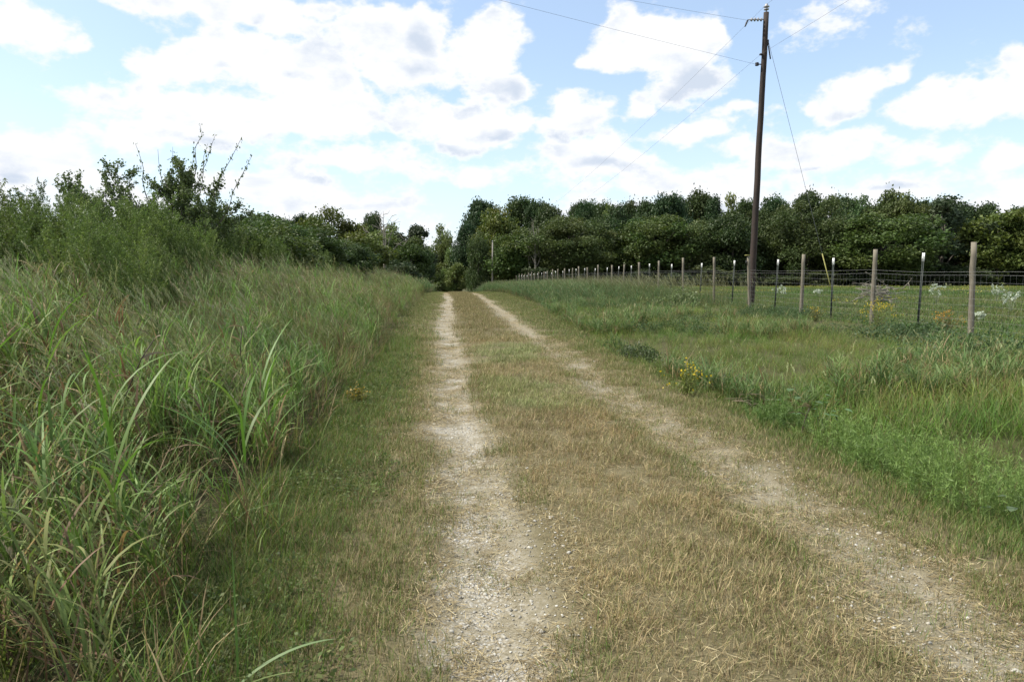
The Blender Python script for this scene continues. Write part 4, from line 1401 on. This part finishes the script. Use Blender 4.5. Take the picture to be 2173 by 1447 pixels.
put('fence_seed_heads', headw, x, y, r, 'leaning seed heads against the dark wood by the fence', .9, 1.25, None, .15, WIND, az=r.normal(0, .5, len(x)))
# left far grass beyond the crest and lane sides
x, y = rand_pts(-7, -1.2, 52, 96, 7, r)
put('crest_grass', strip, x, y, r, 'tall grass on the left of the lane over the crest', .9, 1.25, None, .13, WIND, az=r.normal(0, .5, len(x)))

# --- pasture
past = [turf(r, 70, .5, .05, .14, .014, GREEN + OLIVE + OLIVE + TAN[2:3], None, .5, .9).mesh('pasture_turf', M_GRASS) for _ in range(5)]
x, y = rand_pts(11.5, 100, 6, 122, 7, r)
d = np.hypot(x, y)
k = (r.random(len(x)) < np.clip(24 / d, .3, 1)) & ((x > 12.2) | (y < 40)); x, y = x[k], y[k]
pp = vnoise(x, y, .12, 3)
yl = ss(y, 45, 85)
put('pasture_grass', past, x, y, r, 'short cropped pasture grass beyond the fence', .7, 1.3, np.stack([.62 + .8 * (pp - .4) + .30 * yl, .84 + .3 * (pp - .5) + .2 * yl, .8 + .5 * (pp - .4)], 1), .1, smul=1 + .5 * ss(np.hypot(x, y), 30, 90))
M_YEL = leaf_material('yellow_petals', 'instance', 0.2, 0.6, 0.2)


def flowers(r, n, rad, h, s, col=(.55, .40, .03)):
    b = MB()
    q = rad * np.sqrt(r.random(n)); t = r.uniform(0, 6.28, n)
    pos = np.stack([q * np.cos(t), q * np.sin(t), h * r.uniform(.7, 1.1, n)], 1)
    b.leaves(pos, s * r.uniform(.7, 1.3, n), np.array(col)[None] * r.uniform(.7, 1.2, n)[:, None], .9, .3, r)
    for i in range(n):
        b.ribbon(np.stack([pos[i] * np.array([.9, .9, 0]), pos[i]]), [.003, .003], (1, 0, 0), (.07, .09, .03), (.09, .12, .04))
    return b


fl = [flowers(r, 26, .8, .22, .06, (.27, .26, .06)).mesh('flower_patch', M_YEL) for _ in range(3)]
x, y = rand_pts(14, 95, 24, 118, .11, r)
k = (vnoise(x, y, .14, 2) > .5) & (r.random(len(x)) < ss(y, 20, 60))
put('yellow_wildflowers', fl, x[k], y[k], r, 'yellow wildflowers dotted across the pasture', .8, 1.4, None, .05)


# ---------------------------------------------------------------- wire fence
FX, FY0, FDY = 11.75, 15.4, 4.085


def build_fence():
    fence = empty('wire_fence', (FX, FY0, G(FX, FY0)))
    o = np.array(fence.location)
    tag(fence, 'woven wire fence on weathered wooden and dark steel posts beside the pasture', 'fence')
    r = np.random.default_rng(77)
    tops = []

    def part(name, mb, mat, parent=fence):
        ob = mb.build(name, mat, parent)
        return ob
    N = 27
    for i in range(-2, N):
        y = FY0 + i * FDY + r.normal(0, .12); x = FX + r.normal(0, .04)
        z = G(x, y)
        h = {0: 2.12, 1: 2.06, 2: 2.02, 3: 2.05, 4: 2.06, 5: 2.12}.get(i, 2.05 + r.normal(0, .07))
        rad = {0: .062, 1: .060, 2: .058, 3: .057}.get(i, r.uniform(.052, .064))
        b = MB()
        lx, ly = r.normal(0, .02, 2)
        if i == 3: lx = -.07
        n = 9
        u = np.linspace(0, 1, n)
        pts = np.stack([lx * h * u + r.normal(0, .004, n), ly * h * u + r.normal(0, .004, n), -.3 + (h + .3) * u], 1)
        rr = rad * (1.06 - .1 * u) * (1 + r.normal(0, .02, n))
        b.tube(pts, rr, (1, 1, 1), 12)
        p = b.build('wooden_post', M_POST, fence, True)
        p.rotation_euler = (r.normal(0, .012), r.normal(0, .012), r.uniform(0, 6.28) if i != 3 else 0)
        p.location = (x - o[0], y - o[1], z - o[2])
        if i == 3:
            p['label'] = 'wooden post with a yellowish cap in front of the utility pole'
            c = MB(); c.box((lx * h - .03, ly * h, h + .012), (.17, .16, .03), (1, 1, 1)); c.build('cap', M_GUARD, p)
            c = MB(); c.box((lx * h * .9 - .09, -.02, h - .25), (.03, .04, .12), (1, 1, 1)); c.build('insulator', M_DARKM, p)
        if i < N - 1:
            y2 = y + FDY * .5 + r.normal(0, .15); x2 = FX + .06
            z2 = G(x2, y2); h2 = 1.66 + r.normal(0, .04)
            s = empty('steel_post'); s.parent = fence
            s.location = (x2 - o[0], y2 - o[1], z2 - o[2])
            s.rotation_euler = (r.normal(0, .03), .04 + r.normal(0, .02), 0)
            b = MB()
            b.box((0, 0, h2 / 2 - .2), (.012, .05, h2 + .4), (1, 1, 1))
            b.box((-.022, 0, h2 / 2 - .2), (.032, .010, h2 + .4), (1, 1, 1))
            for q in range(18):
                b.box((.010, 0, .12 + q * .085), (.008, .018, .02), (1, 1, 1))
            b.build('post_body', M_TPOST, s)
            b = MB(); b.box((0, 0, h2 + .11), (.020, .056, .22), (1, 1, 1)); b.box((-.025, 0, h2 + .11), (.036, .016, .22), (1, 1, 1))
            b.build('white_tip', M_TIP, s)
    # horizontal strands
    ys = np.arange(FY0 - 2 * FDY, FY0 + (N - 1) * FDY, FDY / 2)
    zs = ground_z(np.full(len(ys), FX), ys)
    sag = r.normal(0, .012, len(ys))
    lev = [.08, .24, .40, .56, .72, .88, 1.06, 1.24, 1.40, 1.48]
    for L_ in lev:
        b = MB()
        jit = r.normal(0, .008, len(ys))
        pts = np.stack([np.full(len(ys), -.10), ys - o[1], zs + L_ + sag + jit - o[2]], 1)
        b.tube(pts, .0026 if L_ > 1.3 else .0017, (1, 1, 1), 4)
        b.build('wire', M_WIRE, fence)
    b = MB()
    yy = np.arange(FY0 - 2 * FDY, FY0 + 12 * FDY, .17)
    for y in yy:
        zz = float(np.interp(y, ys, zs + sag))
        b.tube(np.array([(-.10, y - o[1], zz + .06 - o[2]), (-.10, y - o[1], zz + 1.40 - o[2])]), .0013, (1, 1, 1), 3, False)
    s = b.build('wire_mesh', M_WIRE, fence)
    s['kind'] = 'stuff'


build_fence()


# ---------------------------------------------------------------- utility poles and their lines
PX, PY = 12.33, 29.0
PZ = G(PX, PY)
LEAN = np.array([.30, 0.0])          # how far the top leans over
PH = 11.81 - PZ


def pole_at(h):
    return np.array([PX + LEAN[0] * h / PH, PY + LEAN[1] * h / PH, PZ + h])


def sagline(a, b, sag, n=28):
    u = np.linspace(0, 1, n)[:, None]
    p = np.asarray(a) * (1 - u) + np.asarray(b) * u
    p[:, 2] -= 4 * sag * (u * (1 - u))[:, 0]
    return p


def disc_profile(z, r0, r1):
    return [(r0, z - .05), (r1, z - .02), (r1, z + .01), (r0, z + .04)]


def build_pole():
    t = empty('utility_pole', (PX, PY, PZ))
    tag(t, 'tall dark wooden utility pole leaning slightly beside the wire fence', 'utility pole')
    o = np.array((PX, PY, PZ))
    rel = lambda h: pole_at(h) - o
    b = MB()
    n = 16; u = np.linspace(0, 1, n)
    pts = np.array([rel(-.5 + (PH + .5) * k) for k in u]); pts[0, 2] = -.6
    pts[1:-1, :2] += np.random.default_rng(4).normal(0, .006, (n - 2, 2))
    b.tube(pts, .140 - .038 * u, (1, 1, 1), 14)
    b.build('pole', M_POLE, t, True)
    # post-top insulator
    b = MB()
    top = rel(PH)
    b.lathe([(.02, -.12), (.02, .08), (.045, .08), (.10, .10), (.10, .13), (.05, .15), (.05, .18), (.115, .20), (.115, .23), (.05, .25), (.06, .30), (.03, .33), (0.0, .33)], (1, 1, 1), top, (0, 0, 1), 12)
    b.build('top_insulator', M_PORC, t, True)
    # dead-end insulator string on the left
    b = MB()
    a = rel(PH - .27) + np.array((-.10, 0, 0))
    prof = []
    for k in range(4):
        prof += [(.025, .05 + k * .13), (.075, .08 + k * .13), (.07, .11 + k * .13), (.025, .14 + k * .13)]
    b.lathe([(.012, 0)] + prof + [(.02, .60), (0, .62)], (1, 1, 1), a, (-1, 0, -.04), 10)
    b.build('dead_end_insulator', M_PORC, t, True)
    b = MB()
    e = a + np.array((-.62, 0, -.03))
    b.tube(np.array([e, e + (-.06, .0, -.10), e + (-.10, 0, -.22), e + (-.13, 0, -.28)]), [.03, .035, .03, .012], (1, 1, 1), 6)
    b.tube(np.array([a + (.12, 0, 0), a + (-.04, 0, 0)]), .018, (1, 1, 1), 6)
    b.build('clamp', M_DARKM, t)
    # neutral bracket, spool and guy fittings
    b = MB()
    q = rel(PH - 1.62)
    b.tube(np.array([q + (-.10, 0, 0), q + (-.20, -.05, .0)]), .03, (1, 1, 1), 6)
    b.box(q + np.array((-.15, -.08, 0)), (.10, .05, .07), (1, 1, 1))
    b.build('neutral_bracket', M_DARKM, t)
    b = MB()
    q = rel(PH - 1.98)
    b.tube(np.array([q + (-.08, 0, 0), q + (-.22, 0, 0)]), .022, (1, 1, 1), 6)
    b.lathe([(.0, -.07), (.065, -.06), (.075, -.03), (.055, 0), (.075, .03), (.065, .06), (0, .07)], (1, 1, 1), q + np.array((-.27, 0, 0)), (0, 0, 1), 10)
    b.build('spool_insulator', M_DARKM, t, True)
    b = MB()
    q = rel(PH - 1.15)
    b.box(q + np.array((.13, 0, 0)), (.05, .08, .22), (1, 1, 1))
    b.tube(np.array([q + (.16, 0, -.12), q + (.25, -.005, -.62)]), .025, (1, 1, 1), 6)
    b.build('guy_hook', M_DARKM, t)
    # guy wire down to the anchor, with its yellow guard at the bottom
    A = pole_at(PH - 1.1) + np.array((.15, 0, 0)); B = np.array((15.72, 28.6, G(15.72, 28.6)))
    b = MB(); b.tube(np.linspace(A, B, 4) - o, .007, (1, 1, 1), 5); b.build('guy_wire', M_CABLE, t)
    d = (A - B) / np.linalg.norm(A - B)
    b = MB(); b.tube(np.array([B + d * .25, B + d * 2.25]) - o, .021, (1, 1, 1), 8); b.build('guy_guard', M_GUARD, t)
    # spans
    return t


pole = build_pole()


def far_pole():
    x, y = 7.95, 124.8
    z = G(x, y)
    t = empty('utility_pole', (x, y, z)); tag(t, 'small distant utility pole against the dark trees right of the road', 'utility pole')
    H = 7.2 - z
    b = MB(); b.tube(np.array([(0, 0, -.4), (0, 0, H * .5), (.03, 0, H)]), [.15, .13, .11], (1, 1, 1), 10); b.build('pole', wood_material('grey_pole', (.14, .13, .12), (.3, .28, .25), (30, 30, 1)), t, True)
    b = MB(); b.lathe([(.02, 0), (.07, .08), (.09, .18), (.05, .3), (0, .32)], (1, 1, 1), (.03, 0, H)); b.build('top_insulator', M_PORC, t, True)
    return np.array((x, y, z + H))


FP = far_pole()


def cable(name, pts, label, rad=.0042, group='power lines on the utility pole'):
    b = MB()
    pts = np.concatenate(pts)
    ob = b
    b.tube(pts - pts[0], rad, (1, 1, 1), 5)
    o = b.build(name, M_CABLE); o.location = pts[0]
    tag(o, label, 'power line', group)


top = pole_at(PH) + np.array((0, 0, .31))
nb = pole_at(PH - 1.62) + np.array((-.17, -.1, 0))
cable('power_line', [sagline((14.6, -60, top[2] + 1.6), top, 1.0), sagline(top, FP + (0, 0, .3), 1.6)[1:]], 'top conductor passing over the pole-top insulator towards the far pole')
cable('power_line', [sagline((14.4, -60, nb[2] + 1.6), nb, 1.0), sagline(nb, FP - (0.1, 0, 1.2), 1.6)[1:]], 'lower conductor clipped to the pole side towards the far pole')
cable('power_line', [sagline(pole_at(PH - .27) + np.array((-.74, 0, -.05)), (-20, 20, 13.0), .3)], 'upper service wire leaving the pole towards the left')
cable('power_line', [sagline(pole_at(PH - 1.98) + np.array((-.33, 0, 0)), (-20, 17, 12.6), .2)], 'lower service wire leaving the spool insulator towards the left')


# ---------------------------------------------------------------- single plants
def single(name, x, y, label, cat='plant', group=None):
    t = empty(name, (x, y, G(x, y) - .01)); tag(t, label, cat, group); return t


def flower_bush(x, y, w, h, label, seed, col=(.48, .37, .03), nfl=120, green=(.15, .185, .05)):
    r = np.random.default_rng(seed)
    t = single('flowering_weed', x, y, label)
    st, lv, flw = MB(), MB(), MB()
    ends, P, A = [], [], []
    for i in range(46):
        az = r.uniform(0, 6.28); ln = h * r.uniform(.75, 1.15); lean = abs(r.normal(0, .42)) * min(1.3, w / h)
        p = st.blade((r.normal(0, .05 * w), r.normal(0, .05 * w), 0), az, ln, .006, lean, r.uniform(-.3, .5), (.12, .10, .05), (.13, .14, .05), 5)
        ends.append(p[-1])
        m_ = 16
        u = (.15 + .83 * r.random(m_)) * 4.99; k = u.astype(int)
        P.append(p[k] + (p[k + 1] - p[k]) * (u - k)[:, None] + r.normal(0, .012, (m_, 3))); A.append(unit(r, m_) + np.array([0, 0, .5]))
    P = np.concatenate(P); A = np.concatenate(A)
    lv.leaves(P, .04 * r.uniform(.6, 1.3, len(P)), np.array(green)[None] * r.uniform(.7, 1.35, len(P))[:, None], .35, 0, r, A)
    E_ = np.array(ends)[r.integers(0, len(ends), nfl)] + r.normal(0, .035, (nfl, 3)) + np.array([0, 0, .01])
    flw.leaves(E_, .026 * r.uniform(.7, 1.4, nfl), np.array(col)[None] * r.uniform(.7, 1.25, nfl)[:, None], .95, .2, r)
    st.build('stems', M_PLANT, t); lv.build('leaves', M_PLANT, t); flw.build('flowers', M_PLANT, t)


flower_bush(2.96, 8.75, .5, .34, 'small yellow-flowered weed at the right edge of the lane', 3, nfl=70)
flower_bush(11.25, 18.3, 1.0, .62, 'yellow-flowered weed between the second and third nearest wooden fence posts', 4, nfl=300)
flower_bush(12.15, 16.9, .8, .46, 'orange-brown flowered weed just left of the nearest wooden fence post', 5, (.42, .22, .03), 200, (.14, .12, .05))
flower_bush(-.98, 8.4, .6, .16, 'low yellowish weed at the foot of the tall grass left of the lane', 6, (.25, .17, .03), 60, (.15, .15, .04))
flower_bush(10.7, 20.6, .8, .42, 'faded yellow weed just left of the second nearest wooden post', 7, (.40, .30, .04), 90, (.12, .13, .05))


def broadleaf(x, y, label, seed, n=18, size=.10, h=.42, col=(.085, .16, .055)):
    r = np.random.default_rng(seed)
    t = single('broadleaf_weed', x, y, label)
    st = MB()
    for i in range(n):
        az = r.uniform(0, 6.28); hh = h * r.uniform(.55, 1.1)
        p = st.blade((0, 0, 0), az, hh, .008, r.uniform(.05, .7), r.uniform(0, .5), (.10, .13, .05), (.10, .15, .05), 4)
        lf_ = MB()
        s = size * r.uniform(.7, 1.2); az2 = az + r.normal(0, .4)
        hd = np.array([math.cos(az2), math.sin(az2), 0]); sd = np.array([-hd[1], hd[0], 0])
        prof = [(0, .05), (.18, .42), (.42, .5), (.7, .38), (.9, .16), (1.0, .02)]
        mid = [p[-1] + hd * s * a_ + np.array([0, 0, -.25 * s * a_ ** 2 + .04 * s]) for a_, _ in prof]
        L_ = [q + sd * s * w_ + np.array([0, 0, .12 * s * w_]) for q, (_, w_) in zip(mid, prof)]
        R_ = [q - sd * s * w_ + np.array([0, 0, .12 * s * w_]) for q, (_, w_) in zip(mid, prof)]
        k = np.arange(5)
        c = np.array(col) * r.uniform(.75, 1.25)
        lf_.add(np.array(mid + L_ + R_), c, quads=np.concatenate([np.stack([k, k + 1, k + 7, k + 6], 1), np.stack([k + 1, k, k + 12, k + 13], 1)]))
        lf_.build('leaf', M_PLANT, t)
    st.build('stems', M_PLANT, t)


broadleaf(3.70, 6.95, 'weed with large round leaves at the edge of the right shoulder grass', 11, 18, .08, .46)
broadleaf(3.95, 7.9, 'pale round-leaved weed behind the larger broad-leaved one', 12, 12, .07, .42, (.09, .15, .06))
broadleaf(3.72, 4.35, 'grey-green broad-leaved weed at the right end of the bright feathery weeds', 13, 16, .07, .28, (.09, .13, .07))


def feathery(x, y, w, h, label, seed, col=(.165, .245, .07)):
    r = np.random.default_rng(seed)
    t = single('feathery_weed', x, y, label, 'plant', 'bright feathery weeds on the right verge')
    st, lv = MB(), MB()
    P, A = [], []
    for i in range(70):
        az = WIND + r.normal(0, 1.5); ln = h * r.uniform(.6, 1.15)
        q = w * .5 * math.sqrt(r.random()); ta = r.uniform(0, 6.28)
        p = st.blade((q * math.cos(ta), q * math.sin(ta), 0), az, ln, .004, abs(r.normal(.1, .22)), r.uniform(0, .7), (.09, .12, .04), (.09, .16, .03), 6)
        m_ = 80
        u = (.08 + .91 * r.random(m_)) * 5.99; k = u.astype(int)
        P.append(p[k] + (p[k + 1] - p[k]) * (u - k)[:, None] + r.normal(0, .010, (m_, 3)))
        A.append(np.tile((p[-1] - p[0]) / ln, (m_, 1)) * .8 + unit(r, m_) * .75)
    P = np.concatenate(P); A = np.concatenate(A)
    lv.leaves(P, .045 * r.uniform(.6, 1.3, len(P)), np.array(col)[None] * r.uniform(.65, 1.4, len(P))[:, None], .10, 0, r, A)
    st.build('stems', M_PLANT, t); lv.build('foliage', M_PLANT, t)


feathery(3.62, 6.15, .8, .44, 'bright green feathery weed farthest from the camera on the right verge', 20)
feathery(3.48, 5.40, .7, .40, 'bright green feathery weed in the middle of its row on the right verge', 21, (.14, .215, .06))
feathery(4.1, 5.75, .7, .42, 'bright feathery weed set back behind the row on the right verge', 23)
feathery(3.50, 4.70, .75, .46, 'bright green feathery weed nearest the camera on the right verge', 22)
feathery(4.1, 4.75, .6, .44, 'bright feathery weed at the right edge of the photo', 24)
feathery(3.45, 7.35, .6, .30, 'small feathery tuft just left of the round-leaved weed', 25, (.12, .19, .055))


def pale_weed(x, y, w, h, label, seed):
    r = np.random.default_rng(seed)
    w *= .8; h *= .85
    t = single('white_leaved_weed', x, y, label, 'plant', 'white-leaved weeds in the pasture')
    st, lv = MB(), MB(); P = []
    for i in range(14):
        p = st.blade((0, 0, 0), r.uniform(0, 6.28), h * r.uniform(.6, 1.1), .014, abs(r.normal(0, .3 * w / h)), r.uniform(0, .5), (.16, .19, .10), (.25, .28, .2), 4)
        P.append(p[-1] + r.normal(0, .05 * w, (9, 3)))
    P = np.concatenate(P)
    lv.leaves(P, .10 * r.uniform(.6, 1.3, len(P)), np.array((.40, .45, .36))[None] * r.uniform(.7, 1.25, len(P))[:, None], .5, .2, r)
    st.build('stems', M_PLANT, t); lv.build('leaves', M_PLANT, t)


for i, (x, y, w, h, lab) in enumerate([
        (18.0, 38.4, .9, .75, 'white-leaved weed right of the utility pole behind a steel post'),
        (22.5, 43.1, .7, .5, 'small white-leaved weed left of the yellow guy guard foot'),
        (21.2, 30.3, .9, 1.0, 'tallest white-leaved weed just right of the nearest steel post'),
        (26.1, 33.0, 1.3, .9, 'bushy white-leaved weed right of the nearest wooden post'),
        (19.9, 24.4, .8, .8, 'white-leaved weed immediately left of the nearest wooden post'),
        (20.6, 22.6, .9, .8, 'slanting white-leaved weed just right of the nearest wooden post'),
        (15.7, 20.6, .7, .35, 'low white-leaved weed at the foot of the nearest wooden post'),
        (23.4, 24.6, 1.0, .6, 'pale sprawling weed at the right edge of the pasture')]):
    pale_weed(x, y, w, h, lab, 50 + i)


def brush_pile():
    r = np.random.default_rng(60)
    t = single('brush_pile', 19.9, 32.4, 'heap of bleached dead branches lying in the pasture behind the fence', 'brush pile')
    for i in range(34):
        a = math.pi + r.normal(0, .55) if i < 22 else r.uniform(0, 6.28)
        ln = r.uniform(.6, 1.6)
        o = np.array((r.normal(.3, .4), r.normal(0, .35), r.uniform(.05, .75)))
        d = np.array((math.cos(a), math.sin(a) * .6, r.uniform(-.25, .18) if i < 26 else r.uniform(.05, .5)))
        pts = [o]
        for q in range(5):
            d = d + r.normal(0, .14, 3); d /= np.linalg.norm(d); nx_ = pts[-1] + d * ln / 5
            nx_[2] = max(.02, nx_[2]); pts.append(nx_)
        b = MB(); b.tube(np.array(pts), np.linspace(r.uniform(.018, .04), .008, 6), (1, 1, 1), 5)
        for q in range(3):
            o2 = pts[2 + q % 3]; e = o2 + unit(r, 1)[0] * .35; e[2] = max(.03, e[2])
            b.tube(np.array([o2, (o2 + e) / 2 + r.normal(0, .03, 3), e]), [.012, .009, .005], (1, 1, 1), 4)
        b.build('branch', M_SNAG, t)


brush_pile()


def leafy_mound(x, y, w, h, label, seed, col=(.06, .085, .03), n=1500, leaf=.05):
    r = np.random.default_rng(seed)
    t = single('leafy_weed', x, y, label)
    st, lv = MB(), MB()
    d = unit(r, n); d[:, 2] = np.abs(d[:, 2])
    q = (.35 + .65 * r.random(n) ** .5) * (1 + .18 * np.sin(d[:, 0] * 5 + seed) + .15 * r.normal(size=n))
    pos = d * q[:, None] * np.array([w / 2, w / 2, h])
    lv.leaves(pos, leaf * r.uniform(.6, 1.3, n), np.array(col)[None] * r.uniform(.65, 1.4, n)[:, None], .55, .2, r)
    for i in range(22):
        k = r.integers(0, n); e = pos[k]
        st.ribbon(np.stack([e * .05, e * .5 + np.array([0, 0, .05 * h]), e * 1.12]), [.008, .006, .003], (0.7, .7, 0), (.10, .09, .05), (.11, .12, .05))
    st.build('stems', M_PLANT, t); lv.build('leaves', M_PLANT, t)


leafy_mound(9.5, 29.3, 2.0, .75, 'pale green leafy bush against the fence beside the leaning seed heads', 70, (.12, .16, .065), 1300, .10)
leafy_mound(3.40, 12.9, 1.1, .30, 'dark low leafy mound at the right edge of the lane farther along', 71, (.055, .075, .03), 1600, .045)
leafy_mound(3.75, 11.3, 1.1, .32, 'olive leafy mound between the lane edge and the yellow-flowered weed', 72, (.085, .10, .035), 1700, .045)
leafy_mound(3.95, 10.0, .9, .28, 'dark leafy mound directly behind the small yellow-flowered weed', 73, (.045, .065, .028), 1400, .045)
leafy_mound(9.7, 14.6, 2.0, .46, 'broad dark green leafy mound left of the nearest wooden post', 74, (.055, .09, .035), 2200, .06)
leafy_mound(8.9, 11.6, 2.2, .42, 'sprawling leafy mound in the shoulder grass below the nearest wooden post', 75, (.06, .10, .04), 2400, .06)
leafy_mound(10.3, 10.6, 1.8, .45, 'leafy mound at the right edge of the shoulder grass', 76, (.065, .105, .04), 2000, .06)


def reed(x, y, label, seed, h=1.0, nl=9, wb=.017, cols=((.10, .19, .04), (.12, .19, .05)), az=None, ll=(.35, .75)):
    r = np.random.default_rng(seed)
    t = single('reed_grass_plant', x, y, label, 'grass plant')
    st = MB()
    p = st.blade((0, 0, 0), r.uniform(0, 6.28) if az is None else az, h, .009, r.uniform(.02, .18), r.uniform(.05, .25), (.17, .12, .06), (.13, .19, .06), 8)
    st.build('stem', M_PLANT, t)
    for k in range(nl):
        f = .12 + .85 * k / nl
        j = f * 8; j0 = min(int(j), 7); o = p[j0] + (p[j0 + 1] - p[j0]) * (j - j0)
        c = np.array(cols[k % len(cols)]) * r.uniform(.85, 1.2)
        if k < 2: c = np.array((.24, .17, .08))
        b = MB(); b.blade(o, r.uniform(0, 6.28), r.uniform(*ll), wb * r.uniform(.8, 1.2), r.uniform(.15, .5), r.uniform(.5, 1.7), c * .95, c * 1.1, 8, r.uniform(-.5, .5))
        b.build('leaf', M_PLANT, t)


reed(-1.42, 3.25, 'tall bright green reed-like stalk standing at the front of the tall grass', 80, 1.0, 12, .017, az=2.0)
reed(-1.75, 2.85, 'reed-like stalk at the left edge with long arching pale leaves', 81, 1.0, 11, .016)
reed(-1.95, 3.6, 'bright reed-like stalk left of the tallest front stalk', 82, 1.0, 11, .015)
reed(-1.15, 4.3, 'short reed-like stalk with curled pale leaf tips beside the low ground cover', 83, .75, 8, .016)
reed(-1.3, 5.6, 'reed-like stalk with a drooping leaf at the grass edge farther along', 84, .85, 9, .016)
reed(-2.5, 4.6, 'upright light green reed-like stalk deep in the tall grass', 85, 1.15, 10, .015)


def lone_blades(x, y, label, spec, cat='grass blade', name='grass_blade'):
    t = single(name, x, y, label, cat)
    for (dx, dy, az, ln, w, lean, curve, c) in spec:
        b = MB(); b.blade((dx, dy, 0), az, ln, w, lean, curve, np.array(c) * .9, np.array(c) * 1.1, 10, .3)
        b.build('blade', M_PLANT, t)


lone_blades(-.78, 2.60, 'long pale green blades arching over the short grass at the bottom left', [(0, 0, .25, .42, .016, .75, .9, (.17, .24, .11)), (.02, .05, 1.9, .5, .010, .12, .25, (.10, .18, .04)), (-.03, .02, 2.9, .55, .010, .35, .15, (.10, .18, .04)), (.0, .0, -.5, .35, .010, .9, .4, (.13, .17, .06))], 'grass tuft', 'grass_tuft')
lone_blades(1.95, 2.75, 'long dry straw stem lying across the strip at the bottom', [(0, 0, 2.2, .55, .005, 1.42, .12, (.42, .36, .20)), (.25, -.1, 2.5, .3, .004, 1.5, .1, (.36, .28, .15))], 'straw stem', 'straw_stem')
lone_blades(.75, 3.0, 'dead twisted weed lying flat between the wheel tracks', [(0, 0, a_, .22, .007, 1.35, .3, (.16, .12, .08)) for a_ in (.1, .9, 1.8, 2.6, 3.3, 4.2, 5.0, 5.7)], 'dead weed', 'dead_weed')


def dead_stalk(x, y, h, label, seed):
    r = np.random.default_rng(seed)
    t = single('dead_stalk', x, y, label, 'dead stalk')
    b = MB()
    d = np.array((r.normal(0, .12), r.normal(0, .12), 1.0)); pts = [np.zeros(3)]
    for i in range(7):
        d = d + r.normal(0, .10, 3); d /= np.linalg.norm(d); pts.append(pts[-1] + d * h / 7)
    b.tube(np.array(pts), np.linspace(.007, .004, 8), (.09, .07, .05), 5)
    b.build('stalk', M_PLANT, t)
    for k in range(4):
        l = MB(); l.blade(pts[-1 - k % 3], r.uniform(0, 6.28), r.uniform(.12, .22), .017, r.uniform(.7, 1.2), r.uniform(.5, 1.8), (.14, .115, .075), (.20, .16, .10), 6, 1.0)
        l.build('withered_leaf', M_PLANT, t)


dead_stalk(-2.30, 5.05, 1.05, 'dark withered stalk with curled brown leaves in the tall grass', 90)
dead_stalk(-1.85, 7.2, .95, 'withered brown stalk poking out where the grass edge recedes', 91)
dead_stalk(3.42, 6.8, .34, 'rusty dead stalk below the round-leaved weed', 93)


def twig(x, y, label, seed):
    r = np.random.default_rng(seed)
    t = single('dry_twig', x, y, label, 'twig')
    b = MB()
    for i in range(9):
        a = -.5 + r.normal(0, .6); ln = r.uniform(.2, .55)
        o = np.array((r.normal(0, .14), r.normal(0, .10), .06 + .16 * r.random()))
        e = o + np.array((math.cos(a) * ln, math.sin(a) * ln, -.08))
        b.tube(np.array([o, (o + e) / 2 + np.array((0, 0, .05)), e]), [.0035, .003, .0015], (.26, .21, .15), 5)
    b.build('stems', M_PLANT, t)


twig(3.45, 8.35, 'dry fallen twigs in the grass right of the yellow-flowered weed', 95)
